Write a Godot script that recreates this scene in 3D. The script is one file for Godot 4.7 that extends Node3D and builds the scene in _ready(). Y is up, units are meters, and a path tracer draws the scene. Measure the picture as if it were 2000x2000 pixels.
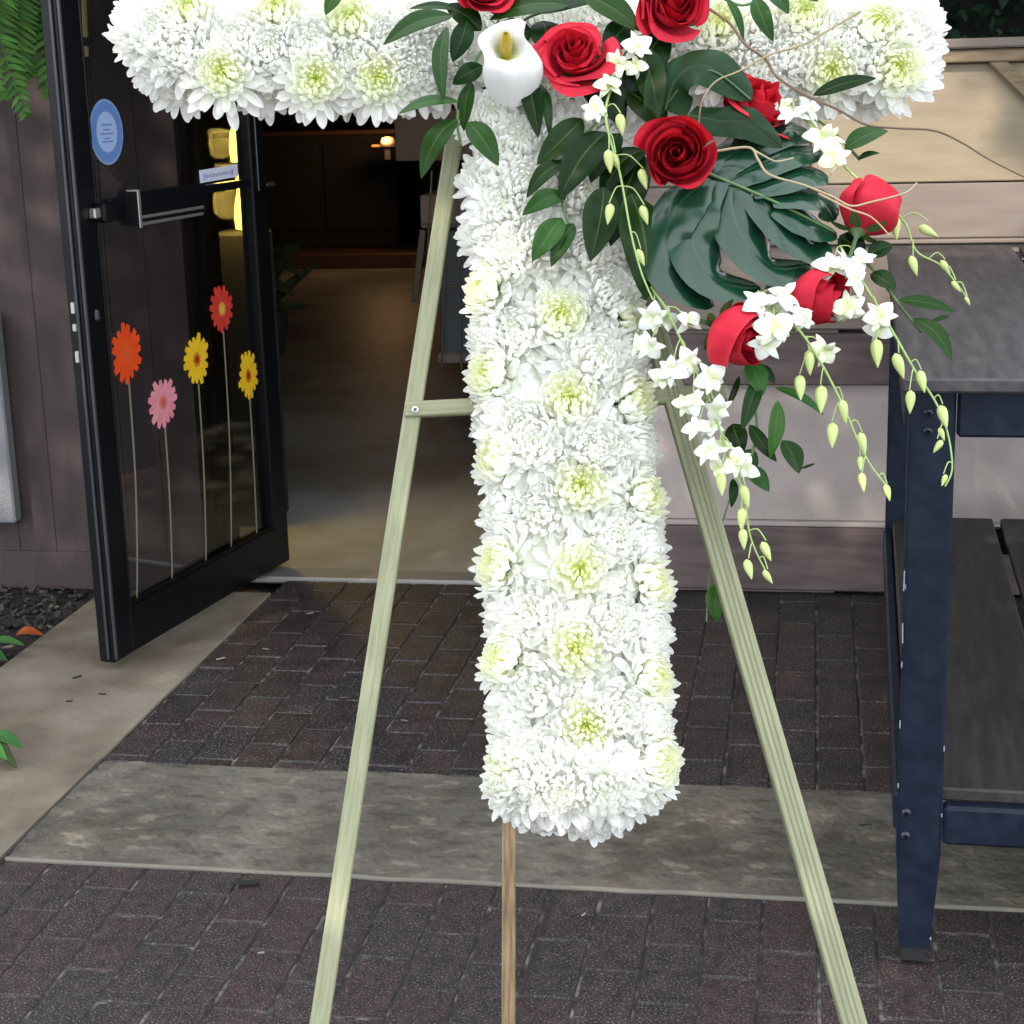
extends Node3D
# ---------------------------------------------------------------- mesh helpers
class Sheet:
	var st := SurfaceTool.new()
	var n := 0
	func _init():
		st.begin(Mesh.PRIMITIVE_TRIANGLES)
	func grid(rows: Array, cols: Array):
		# rows: Array of PackedVector3Array; cols: Array of PackedColorArray; smooth normals
		var h := rows.size()
		var w: int = rows[0].size()
		for j in h:
			for i in w:
				var du: Vector3 = rows[j][mini(i + 1, w - 1)] - rows[j][maxi(i - 1, 0)]
				var dv: Vector3 = rows[mini(j + 1, h - 1)][i] - rows[maxi(j - 1, 0)][i]
				var nn := du.cross(dv)
				st.set_color(cols[j][i])
				st.set_uv(Vector2(float(i) / (w - 1), float(j) / (h - 1)))
				st.set_normal(nn.normalized() if nn.length_squared() > 1e-18 else Vector3.UP)
				st.add_vertex(rows[j][i])
		for j in h - 1:
			for i in w - 1:
				var a := n + j * w + i
				for k in [a, a + w, a + 1, a + 1, a + w, a + w + 1]:
					st.add_index(k)
		n += h * w
	func flat(a: Vector3, b: Vector3, c: Vector3, col := Color.WHITE, out := Vector3.ZERO):
		var nn := (b - a).cross(c - a)
		if nn.dot(out) < 0:
			var t := b
			b = c
			c = t
			nn = -nn
		nn = nn.normalized()
		for p in [a, c, b]:
			st.set_color(col)
			st.set_uv(Vector2(p.x, p.y))
			st.set_normal(nn)
			st.add_vertex(p)
			st.add_index(n)
			n += 1
	func quad(a: Vector3, b: Vector3, c: Vector3, d: Vector3, col := Color.WHITE, out := Vector3.ZERO):
		flat(a, b, c, col, out)
		flat(a, c, d, col, out)
	func box(c: Vector3, s: Vector3, ch := 0.003, col := Color.WHITE, b := Basis()):
		# a box with chamfered edges
		var h := s * 0.5
		ch = minf(ch, minf(h.x, minf(h.y, h.z)) * 0.9)
		var v := func(sx, sy, sz, ax):
			var p := Vector3(sx * (h.x - (0.0 if ax == 0 else ch)), sy * (h.y - (0.0 if ax == 1 else ch)), sz * (h.z - (0.0 if ax == 2 else ch)))
			return c + b * p
		for s1 in [-1, 1]:
			quad(v.call(s1, -1, -1, 0), v.call(s1, 1, -1, 0), v.call(s1, 1, 1, 0), v.call(s1, -1, 1, 0), col, b * Vector3(s1, 0, 0))
			quad(v.call(-1, s1, -1, 1), v.call(1, s1, -1, 1), v.call(1, s1, 1, 1), v.call(-1, s1, 1, 1), col, b * Vector3(0, s1, 0))
			quad(v.call(-1, -1, s1, 2), v.call(1, -1, s1, 2), v.call(1, 1, s1, 2), v.call(-1, 1, s1, 2), col, b * Vector3(0, 0, s1))
			for s2 in [-1, 1]:
				quad(v.call(s1, s2, -1, 0), v.call(s1, s2, 1, 0), v.call(s1, s2, 1, 1), v.call(s1, s2, -1, 1), col, b * Vector3(s1, s2, 0))
				quad(v.call(s1, -1, s2, 0), v.call(s1, 1, s2, 0), v.call(s1, 1, s2, 2), v.call(s1, -1, s2, 2), col, b * Vector3(s1, 0, s2))
				quad(v.call(-1, s1, s2, 1), v.call(1, s1, s2, 1), v.call(1, s1, s2, 2), v.call(-1, s1, s2, 2), col, b * Vector3(0, s1, s2))
				for s3 in [-1, 1]:
					flat(v.call(s1, s2, s3, 0), v.call(s1, s2, s3, 1), v.call(s1, s2, s3, 2), col, b * Vector3(s1, s2, s3))
	func tube(path: PackedVector3Array, radii, col := Color.WHITE, sides := 7):
		var rows := []
		var cols := []
		var ref := Vector3(0.31, 0.85, 0.42).normalized()
		for j in path.size():
			var d := (path[mini(j + 1, path.size() - 1)] - path[maxi(j - 1, 0)]).normalized()
			var x := ref.cross(d)
			if x.length() < 0.05:
				x = Vector3(1, 0.1, 0).cross(d)
			x = x.normalized()
			var y := d.cross(x)
			ref = y if j > 0 else ref
			var r: float = radii[j] if radii is Array else radii
			var row := PackedVector3Array()
			var cr := PackedColorArray()
			for i in sides + 1:
				var a := TAU * i / sides
				row.append(path[j] + (x * cos(a) + y * sin(a)) * r)
				cr.append(col)
			rows.append(row)
			cols.append(cr)
		grid(rows, cols)
	func lathe(prof: Array, xf := Transform3D(), col := Color.WHITE, sides := 14):
		# prof: Vector2(radius, height) about local y
		var rows := []
		var cols := []
		for p in prof:
			var row := PackedVector3Array()
			var cr := PackedColorArray()
			for i in sides + 1:
				var a := TAU * i / sides
				row.append(xf * Vector3(cos(a) * p.x, p.y, -sin(a) * p.x))
				cr.append(col)
			rows.append(row)
			cols.append(cr)
		grid(rows, cols)
	func done() -> ArrayMesh:
		return st.commit()

var rng := RandomNumberGenerator.new()
var M := {}
var names := {}

func R(a: float, b: float) -> float:
	return rng.randf_range(a, b)

func numbered(called: String) -> String:
	if not names.has(called):
		names[called] = 0
		return called
	names[called] += 1
	return "%s_%03d" % [called, names[called]]

func tag(o: Node, label: String, category: String, group := "", kind := ""):
	if label: o.set_meta("label", label)
	if category: o.set_meta("category", category)
	if group: o.set_meta("group", group)
	if kind: o.set_meta("kind", kind)

func thing(called: String, label: String, category: String, xf := Transform3D(), group := "") -> Node3D:
	var o := Node3D.new()
	o.name = numbered(called)
	o.transform = xf
	add_child(o)
	tag(o, label, category, group)
	return o

func part(called: String, mesh: Mesh, mat: Material, parent: Node = self, xf := Transform3D()) -> MeshInstance3D:
	var o := MeshInstance3D.new()
	o.name = called if parent != self else numbered(called)
	o.mesh = mesh
	o.material_override = mat
	o.transform = xf
	parent.add_child(o, true)
	return o

func struct(called: String, mesh: Mesh, mat: Material, label := "", category := "") -> MeshInstance3D:
	var o := part(called, mesh, mat)
	tag(o, label, category, "", "structure")
	return o

func box_mesh(c: Vector3, s: Vector3, ch := 0.003) -> ArrayMesh:
	var b := Sheet.new()
	b.box(c, s, ch)
	return b.done()

# a smooth path through the given points
func smooth(pts: Array, steps := 6) -> PackedVector3Array:
	var out := PackedVector3Array()
	for i in pts.size() - 1:
		var a: Vector3 = pts[maxi(i - 1, 0)]
		var b: Vector3 = pts[i]
		var c: Vector3 = pts[i + 1]
		var d: Vector3 = pts[mini(i + 2, pts.size() - 1)]
		for k in steps:
			out.append(b.cubic_interpolate(c, a, d, float(k) / steps))
	out.append(pts[-1])
	return out

# ---------------------------------------------------------------- materials
func noise(freq: float, seed_: int, oct := 4, type := FastNoiseLite.TYPE_SIMPLEX_SMOOTH) -> FastNoiseLite:
	var f := FastNoiseLite.new()
	f.noise_type = type
	f.frequency = freq
	f.seed = seed_
	f.fractal_octaves = oct
	return f

func ramp_tex(f: FastNoiseLite, stops: Array, size := 512) -> NoiseTexture2D:
	var g := Gradient.new()
	var offs := PackedFloat32Array()
	var cols := PackedColorArray()
	for s in stops:
		offs.append(clampf(0.5 + (s[0] - 0.5) * 0.62, 0.0, 1.0))
		cols.append(s[1])
	g.offsets = offs
	g.colors = cols
	var t := NoiseTexture2D.new()
	t.width = size
	t.height = size
	t.seamless = true
	t.noise = f
	t.color_ramp = g
	return t

func normal_tex(f: FastNoiseLite, strength: float, size := 512) -> NoiseTexture2D:
	var t := NoiseTexture2D.new()
	t.width = size
	t.height = size
	t.seamless = true
	t.noise = f
	t.as_normal_map = true
	t.bump_strength = strength
	return t

func lin(r: float, g: float, b: float) -> Color:
	return Color(r, g, b).linear_to_srgb()

func mat(called: String, col: Color, rough := 0.8, o := {}) -> StandardMaterial3D:
	var m := StandardMaterial3D.new()
	m.resource_name = called
	m.albedo_color = col
	m.roughness = rough
	for k in o:
		m.set(k, o[k])
	M[called] = m
	return m

# triplanar texture in metres: scale is repeats per metre
func textured(called: String, stops: Array, freq: float, scale: Vector3, rough := 0.85, bump := 0.0, bump_freq := 0.05, seed_ := 1, world := true, oct := 5) -> StandardMaterial3D:
	var m := mat(called, Color.WHITE, rough)
	m.albedo_texture = ramp_tex(noise(freq, seed_, oct), stops)
	m.uv1_triplanar = true
	m.uv1_world_triplanar = world
	m.uv1_scale = scale
	if bump > 0.0:
		m.normal_enabled = true
		m.normal_texture = normal_tex(noise(bump_freq, seed_ + 7, 4), bump)
		m.normal_scale = 1.0
	return m

func detail(m: StandardMaterial3D, stops: Array, freq: float, uv_scale: Vector3, seed_: int, oct := 3, type := FastNoiseLite.TYPE_SIMPLEX_SMOOTH):
	m.detail_enabled = true
	m.detail_blend_mode = BaseMaterial3D.BLEND_MODE_MIX
	m.detail_uv_layer = BaseMaterial3D.DETAIL_UV_2
	m.uv2_triplanar = true
	m.uv2_world_triplanar = m.uv1_world_triplanar
	m.uv2_scale = uv_scale
	m.detail_albedo = ramp_tex(noise(freq, seed_, oct, type), stops)

func make_materials():
	var sheet := {"vertex_color_use_as_albedo": true, "cull_mode": BaseMaterial3D.CULL_DISABLED}
	mat("easel_groove", lin(0.15, 0.15, 0.09), 0.8)
	mat("petal", Color.WHITE, 0.65, sheet.merged({"backlight_enabled": true, "backlight": Color(0.97, 0.975, 0.95)}))
	mat("orchid", Color.WHITE, 0.5, sheet.merged({"backlight_enabled": true, "backlight": Color(0.3, 0.33, 0.26)}))
	mat("rose", Color.WHITE, 0.6, sheet.merged({"metallic_specular": 0.25, "backlight_enabled": true, "backlight": Color(0.55, 0.03, 0.05)}))
	mat("calla", Color.WHITE, 0.4, sheet)
	mat("leaf", Color.WHITE, 0.34, sheet.merged({"metallic_specular": 0.24, "backlight_enabled": true, "backlight": Color(0.12, 0.2, 0.05)}))
	mat("monstera", Color.WHITE, 0.22, sheet.merged({"metallic_specular": 0.5}))
	mat("dull_leaf", Color.WHITE, 0.55, sheet.merged({"metallic_specular": 0.3, "backlight_enabled": true, "backlight": Color(0.12, 0.2, 0.05)}))
	mat("stem", Color.WHITE, 0.5, {"vertex_color_use_as_albedo": true})
	mat("foam", lin(0.7, 0.72, 0.62), 0.95)
	mat("print", Color.WHITE, 0.45, sheet)
	mat("spadix", lin(0.42, 0.3, 0.03), 0.35)
	mat("nail", lin(0.75, 0.75, 0.72), 0.35, {"metallic": 0.6})
	mat("chrome", lin(0.62, 0.6, 0.56), 0.28, {"metallic": 0.85})
	mat("bolt", lin(0.03, 0.035, 0.05), 0.3, {"metallic": 0.3})
	mat("rubber", lin(0.01, 0.01, 0.012), 0.6)
	# painted easel wood: pale sage green over straight grain (local y runs along each stick)
	textured("easel", [[0.0, lin(0.1725, 0.1822, 0.1025)], [0.45, lin(0.2036, 0.2116, 0.1201)], [0.7, lin(0.2173, 0.2213, 0.1318)], [1.0, lin(0.238, 0.2343, 0.1465)]], 0.012, Vector3(22, 1.3, 22), 0.6, 1.2, 0.03, 11, false)
	textured("easel_raw", [[0.0, lin(0.1198, 0.07484, 0.03369)], [0.5, lin(0.1947, 0.1273, 0.06365)], [1.0, lin(0.2471, 0.1722, 0.09741)]], 0.012, Vector3(22, 1.3, 22), 0.6, 1.0, 0.03, 12, false)
	# bricks: four tones of the same speckled, sealed clay
	var tones := [[0.0175, 0.01143, 0.0117], [0.01968, 0.01211, 0.01238], [0.02406, 0.01244, 0.01279], [0.0175, 0.01244, 0.01347]]
	for i in 4:
		var t: Array = tones[i]
		var m := textured("brick%d" % i, [[0.0, lin(t[0] * 0.55, t[1] * 0.55, t[2] * 0.55)], [0.45, lin(t[0], t[1], t[2])], [0.8, lin(t[0] * 1.3, t[1] * 1.25, t[2] * 1.25)], [1.0, lin(t[0] * 1.8, t[1] * 1.8, t[2] * 1.8)]], 0.02, Vector3(2.3, 2.3, 2.3), 0.68, 1.6, 0.12, 20 + i)
		detail(m, [[0.0, Color(0.5, 0.48, 0.48, 0)], [0.66, Color(0.46, 0.43, 0.42, 0)], [0.82, Color(0.36, 0.33, 0.32, 0.35)], [1.0, Color(0.55, 0.51, 0.5, 0.7)]], 0.11, Vector3(3.1, 3.1, 3.1), 40 + i, 3)
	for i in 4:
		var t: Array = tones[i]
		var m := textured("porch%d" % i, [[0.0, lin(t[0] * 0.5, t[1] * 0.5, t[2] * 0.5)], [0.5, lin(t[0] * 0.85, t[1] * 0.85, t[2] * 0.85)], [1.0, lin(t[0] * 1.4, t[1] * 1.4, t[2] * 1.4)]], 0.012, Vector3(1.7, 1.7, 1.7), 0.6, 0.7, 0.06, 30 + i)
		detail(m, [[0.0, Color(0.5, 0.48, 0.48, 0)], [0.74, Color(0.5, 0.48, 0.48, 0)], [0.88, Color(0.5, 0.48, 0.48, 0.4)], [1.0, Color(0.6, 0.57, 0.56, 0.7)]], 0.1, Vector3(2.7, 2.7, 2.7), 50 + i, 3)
	textured("mortar", [[0.0, lin(0.014, 0.013, 0.013)], [0.5, lin(0.03, 0.028, 0.028)], [0.66, lin(0.06, 0.055, 0.054)], [1.0, lin(0.15, 0.136, 0.132)]], 0.02, Vector3(1.6, 1.6, 1.6), 0.95, 0.0, 0.05, 61)
	var cc := textured("curb", [[0.0, lin(0.0671, 0.05846, 0.04636)], [0.4, lin(0.09727, 0.08506, 0.06887)], [0.65, lin(0.1107, 0.09761, 0.08073)], [1.0, lin(0.1275, 0.1142, 0.09666)]], 0.005, Vector3(0.7, 0.7, 0.7), 0.9, 1.4, 0.12, 71)
	detail(cc, [[0.0, Color(0.19, 0.165, 0.13, 0.6)], [0.3, Color(0.21, 0.185, 0.15, 0.3)], [0.36, Color(0.3, 0.27, 0.22, 0)], [0.78, Color(0.4, 0.37, 0.3, 0)], [1.0, Color(0.52, 0.48, 0.42, 0.5)]], 0.022, Vector3(0.8, 0.8, 1.3), 72, 6)
	textured("walk", [[0.0, lin(0.1086, 0.08468, 0.05946)], [0.4, lin(0.1536, 0.1269, 0.09292)], [0.7, lin(0.1808, 0.1523, 0.1153)], [1.0, lin(0.2171, 0.1863, 0.1486)]], 0.006, Vector3(0.7, 0.7, 0.7), 0.8, 0.5, 0.09, 73)
	mat("joint", lin(0.028, 0.024, 0.0208), 0.95)
	mat("lip", lin(0.153, 0.1377, 0.1148), 0.85)
	textured("soil", [[0.0, lin(0.003825, 0.003187, 0.00255)], [0.6, lin(0.01275, 0.0102, 0.008287)], [1.0, lin(0.03188, 0.0255, 0.02104)]], 0.04, Vector3(3, 3, 3), 0.95, 8.0, 0.05, 74)
	mat("mulch", Color.WHITE, 0.9, {"vertex_color_use_as_albedo": true})
	textured("brown_board", [[0.0, lin(0.04282, 0.02933, 0.02992)], [0.5, lin(0.0494, 0.03417, 0.03485)], [1.0, lin(0.05599, 0.03903, 0.0398)]], 0.01, Vector3(3, 0.5, 3), 0.85, 0.4, 0.05, 81)
	textured("stucco", [[0.0, lin(0.1768, 0.1768, 0.1904)], [0.5, lin(0.2312, 0.2312, 0.2448)], [1.0, lin(0.2856, 0.2856, 0.2992)]], 0.08, Vector3(4, 4, 4), 0.95, 8.0, 0.12, 82)
	textured("rail_brown", [[0.0, lin(0.0722, 0.0513, 0.04815)], [0.5, lin(0.09747, 0.06977, 0.06688)], [1.0, lin(0.1155, 0.0855, 0.08026)]], 0.008, Vector3(0.8, 5, 5), 0.75, 0.8, 0.05, 83)
	textured("panel_grey", [[0.0, lin(0.3293, 0.2806, 0.2611)], [0.5, lin(0.3557, 0.3044, 0.2824)], [1.0, lin(0.382, 0.3279, 0.3037)]], 0.008, Vector3(1.2, 1.2, 1.2), 0.85, 0.6, 0.1, 84)
	textured("board_mauve", [[0.0, lin(0.1656, 0.133, 0.112)], [0.5, lin(0.1842, 0.149, 0.1262)], [1.0, lin(0.1975, 0.1613, 0.1373)]], 0.012, Vector3(0.5, 3, 3), 0.85, 0.5, 0.05, 85)
	textured("board_beige", [[0.0, lin(0.2324, 0.1863, 0.1249)], [0.5, lin(0.2504, 0.2032, 0.1371)], [1.0, lin(0.2652, 0.2174, 0.1494)]], 0.01, Vector3(0.9, 4, 4), 0.8, 0.8, 0.05, 86)
	textured("trim_tan", [[0.0, lin(0.1409, 0.09214, 0.04877)], [0.5, lin(0.1951, 0.1409, 0.08129)], [1.0, lin(0.2275, 0.168, 0.1029)]], 0.012, Vector3(1.4, 8, 8), 0.7, 0.8, 0.05, 87)
	textured("navy", [[0.0, lin(0.005918, 0.01023, 0.02153)], [0.5, lin(0.008454, 0.01396, 0.02808)], [1.0, lin(0.01184, 0.01766, 0.03277)]], 0.01, Vector3(3, 3, 3), 0.45, 0.3, 0.06, 91, false).metallic_specular = 0.3
	textured("table_top", [[0.0, lin(0.0368, 0.03155, 0.03476)], [0.5, lin(0.04995, 0.04365, 0.0474)], [1.0, lin(0.0631, 0.05574, 0.05951)]], 0.01, Vector3(7, 7, 0.8), 0.6, 1.0, 0.04, 92, false)
	textured("shelf_top", [[0.0, lin(0.01539, 0.01436, 0.01436)], [0.5, lin(0.02206, 0.02052, 0.02052)], [1.0, lin(0.03078, 0.02822, 0.02822)]], 0.01, Vector3(7, 7, 0.8), 0.6, 1.0, 0.04, 93, false)
	mat("chip", lin(0.26, 0.28, 0.33), 0.8)
	mat("door_metal", lin(0.00288, 0.00324, 0.00468), 0.36, {"metallic_specular": 0.35})
	mat("door_trim", lin(0.06, 0.06, 0.07), 0.35, {"metallic": 0.5})
	mat("glass", Color(0.02, 0.016, 0.013, 0.4), 0.02, {"transparency": BaseMaterial3D.TRANSPARENCY_ALPHA, "cull_mode": BaseMaterial3D.CULL_DISABLED})
	textured("shop_floor", [[0.0, lin(0.1837, 0.1681, 0.1433)], [0.4, lin(0.2452, 0.2289, 0.2008)], [0.7, lin(0.2965, 0.2837, 0.2582)], [1.0, lin(0.3578, 0.3445, 0.3239)]], 0.005, Vector3(0.35, 0.35, 0.35), 0.5, 0.4, 0.05, 95)
	mat("hedge_core", lin(0.004, 0.006, 0.004), 0.95)
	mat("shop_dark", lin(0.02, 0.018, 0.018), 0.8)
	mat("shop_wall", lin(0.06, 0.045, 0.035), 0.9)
	mat("shop_wood", lin(0.1, 0.045, 0.022), 0.6)
	mat("shop_shelf", lin(0.48, 0.224, 0.096), 0.5)
	mat("blue_grey", lin(0.16, 0.2, 0.25), 0.5)
	mat("pale_box", lin(0.45, 0.36, 0.33), 0.8)
	mat("wire", lin(0.2, 0.2, 0.18), 0.4, {"metallic": 0.5})
	mat("sill", lin(0.35, 0.34, 0.33), 0.4, {"metallic": 0.6})
	mat("roof", lin(0.1, 0.085, 0.075), 0.9)
	mat("yellow", lin(0.75, 0.6, 0.08), 0.4, {"emission_enabled": true, "emission": lin(0.9, 0.75, 0.14), "emission_energy_multiplier": 1.1})
	mat("amber", lin(0.5, 0.3, 0.15), 0.5, {"emission_enabled": true, "emission": lin(0.4, 0.22, 0.1), "emission_energy_multiplier": 0.06})
	mat("rod", lin(0.75, 0.6, 0.25), 0.4)  # yellow of a reflection in the door glass
	textured("yard", [[0.0, lin(0.03, 0.025, 0.025)], [0.5, lin(0.05, 0.042, 0.042)], [1.0, lin(0.08, 0.07, 0.07)]], 0.02, Vector3(1.5, 1.5, 1.5), 0.9, 0.0, 0.05, 98)
	mat("twig", Color.WHITE, 0.7, {"vertex_color_use_as_albedo": true})

# ---------------------------------------------------------------- setting
var SUN := Vector3(-0.36, 0.6, 0.72).normalized()

func make_camera_and_light():
	var cam := Camera3D.new()
	cam.name = "camera"
	cam.transform = Transform3D(Basis(Vector3(0.985785, -0.028094, -0.165649), Vector3(-0.014003, 0.968753, -0.247631), Vector3(0.167430, 0.246431, 0.954588)), Vector3(0, 1.52, 0))
	cam.fov = 32.79
	cam.near = 0.05
	cam.far = 400.0
	add_child(cam)
	var env := Environment.new()
	env.background_mode = Environment.BG_SKY
	var sky := Sky.new()
	var sm := ProceduralSkyMaterial.new()
	sm.sky_top_color = Color(0.745, 0.762, 0.785)
	sm.sky_horizon_color = Color(0.80, 0.83, 0.86)
	sm.sky_curve = 0.2
	sm.ground_bottom_color = Color(0.25, 0.24, 0.23)
	sm.ground_horizon_color = Color(0.6, 0.6, 0.6)
	sm.sky_energy_multiplier = 1.0
	sky.sky_material = sm
	env.sky = sky
	env.tonemap_mode = Environment.TONE_MAPPER_LINEAR
	env.tonemap_exposure = 5.8
	env.sdfgi_enabled = true
	env.ssao_enabled = true
	env.ssil_enabled = true
	var we := WorldEnvironment.new()
	we.name = "world_environment"
	we.environment = env
	add_child(we)
	var sun := DirectionalLight3D.new()
	sun.name = "sun"
	sun.light_energy = 0.3
	sun.light_color = Color(1.0, 0.95, 0.88)
	sun.light_angular_distance = 0.5
	sun.shadow_enabled = true
	sun.look_at_from_position(SUN * 10.0, Vector3.ZERO)
	add_child(sun)

func brick_field(parent: Node, x0: float, x1: float, z0: float, z1: float, top: float, mats: Array, seed_: int):
	# courses one brick wide that run away from the viewer, every other one shifted by half a brick
	rng.seed = seed_
	var shapes := []
	for k in 5:
		var b := Sheet.new()
		b.box(Vector3.ZERO, Vector3(0.0985 + R(-0.001, 0.001), 0.05, 0.2 + R(-0.001, 0.001)), 0.004)
		shapes.append(b.done())
	var short := {}
	var col := 0
	var x := x0
	while x < x1 - 0.05:
		var z := z0 - (0.1016 if col % 2 else 0.0)
		var run := 0.0
		while z < z1 - 0.02:
			var a := maxf(z, z0) + 0.0008
			var e := minf(z + 0.2032, z1) - 0.0022
			if e - a > 0.03:
				var mesh: Mesh = shapes[rng.randi() % 5]
				if e - a < 0.19:
					var key := int((e - a) * 1000)
					if not short.has(key):
						short[key] = box_mesh(Vector3.ZERO, Vector3(0.0985, 0.05, e - a), 0.004)
					mesh = short[key]
				var tone := rng.randi() % 4
				if R(0, 1) < clampf(-0.25 - x * 0.35, 0.0, 0.6):
					tone = 2
				var o := part("brick", mesh, mats[tone], parent, Transform3D(Basis.from_euler(Vector3(R(-0.004, 0.004), R(-0.006, 0.006), R(-0.008, 0.008))), Vector3(x + 0.0508, top - 0.025 + R(-0.0015, 0.0015), (a + e) / 2)))
				o.set_meta("piece", true)
			z += 0.2032
		x += 0.1016
		col += 1

func make_ground():
	# one sheet to the horizon, then the paved surfaces on it
	var g := Sheet.new()
	g.quad(Vector3(-150, -0.06, 150), Vector3(150, -0.06, 150), Vector3(150, -0.06, -150), Vector3(-150, -0.06, -150), Color.WHITE, Vector3.UP)
	struct("ground", g.done(), M.yard)
	var bm := [M.brick0, M.brick1, M.brick2, M.brick3]
	var pm := [M.porch0, M.porch1, M.porch2, M.porch3]
	var f: MeshInstance3D = struct("brick_pavement", box_mesh(Vector3(-0.45, -0.034, -2.5), Vector3(3.0, 0.05, 1.056), 0.001), M.mortar, "dark reddish speckled brick paving in front of the concrete step", "pavement")
	brick_field(f, -1.9, 1.0, -3.028, -1.98, -0.006, bm, 5)
	var p := struct("porch_paving", box_mesh(Vector3(-0.3, -0.03, -4.28), Vector3(2.6, 0.05, 1.5), 0.001), M.mortar, "dark shaded brick paving between the concrete step and the doorway", "pavement")
	brick_field(p, -1.597, 0.94, -5.0, -3.535, -0.002, pm, 6)
	# concrete step: a worn band with an uneven top and a pale rounded lip
	rng.seed = 9
	var nf := noise(3.0, 3, 4)
	var rows := []
	var cols := []
	for j in 41:
		var row := PackedVector3Array()
		var cr := PackedColorArray()
		for i in 181:
			var x := -1.594 + 3.2 * i / 180.0
			var t := j / 40.0
			var z := -3.535 + 0.505 * t
			z += 0.006 * nf.get_noise_2d(x * 2.5, 7.0) * (1.0 if j in [0, 40] else 0.0)
			var y := 0.004 + 0.0035 * nf.get_noise_2d(x * 3, z * 9) - 0.004 * maxf(0.0, nf.get_noise_2d(x * 1.1 + 40, z * 6)) - 0.006 * pow(t, 12.0) - 0.004 * pow(1.0 - t, 8.0)
			row.append(Vector3(x, y, z))
			cr.append(Color.WHITE)
		rows.append(row)
		cols.append(cr)
	var last: PackedVector3Array = rows[-1]
	var down := PackedVector3Array()
	var down2 := PackedVector3Array()
	for v in last:
		down.append(v + Vector3(0, -0.004, 0.004))
		down2.append(v + Vector3(0, -0.05, 0.005))
	rows.append(down)
	rows.append(down2)
	cols.append(cols[0])
	cols.append(cols[0])
	var c := Sheet.new()
	c.grid(rows, cols)
	var step := struct("concrete_step", c.done(), M.curb, "worn grey concrete band between the two brick areas", "step")
	var lip := Sheet.new()
	var pth := []
	for i in 41:
		var x := -1.594 + 3.2 * i / 40.0
		pth.append(Vector3(x, -0.004 + 0.002 * nf.get_noise_2d(x * 6, 1.0), -3.026 + 0.004 * nf.get_noise_2d(x * 4, 22.0)))
	lip.tube(smooth(pth, 3), 0.0055, Color.WHITE, 8)
	part("lip", lip.done(), M.lip, step)
	# smooth concrete walk on the side of the door
	var w := Sheet.new()
	w.box(Vector3(-1.87, -0.024, -3.4), Vector3(0.533, 0.05, 2.93), 0.003)
	var wd := struct("concrete_walk", w.done(), M.walk, "smooth grey concrete walk under the open door", "path")
	w = Sheet.new()
	w.box(Vector3(-1.599, -0.004, -3.28), Vector3(0.009, 0.012, 0.53), 0.001)
	part("joint", w.done(), M.joint, wd)
	# planting bed
	rows = []
	cols = []
	for j in 31:
		var row := PackedVector3Array()
		var cr := PackedColorArray()
		for i in 41:
			var x := -3.6 + 1.465 * i / 40.0
			var z := -4.87 + 2.4 * j / 30.0
			row.append(Vector3(x, -0.012 + 0.02 * nf.get_noise_2d(x * 6, z * 6), z))
			cr.append(Color.WHITE)
		rows.append(row)
		cols.append(cr)
	var s := Sheet.new()
	s.grid(rows, cols)
	struct("planting_bed", s.done(), M.soil, "dark soil bed between the walk and the brown wall", "bed")
	s = Sheet.new()
	for k in 900:
		var at := Vector3(R(-3.0, -2.15), R(-0.005, 0.012), R(-4.85, -3.5))
		var v: float = R(0.008, 0.05) if R(0, 1) < 0.93 else R(0.12, 0.3)
		s.box(at, Vector3(R(0.012, 0.04), R(0.004, 0.012), R(0.006, 0.018)), 0.002, Color(v, v * 0.85, v * 0.72), Basis.from_euler(Vector3(R(-0.6, 0.6), R(0, TAU), R(-0.6, 0.6))))
	var mu := part("mulch", s.done(), M.mulch)
	tag(mu, "dark bark mulch scattered over the planting bed", "mulch", "", "stuff")

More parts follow.
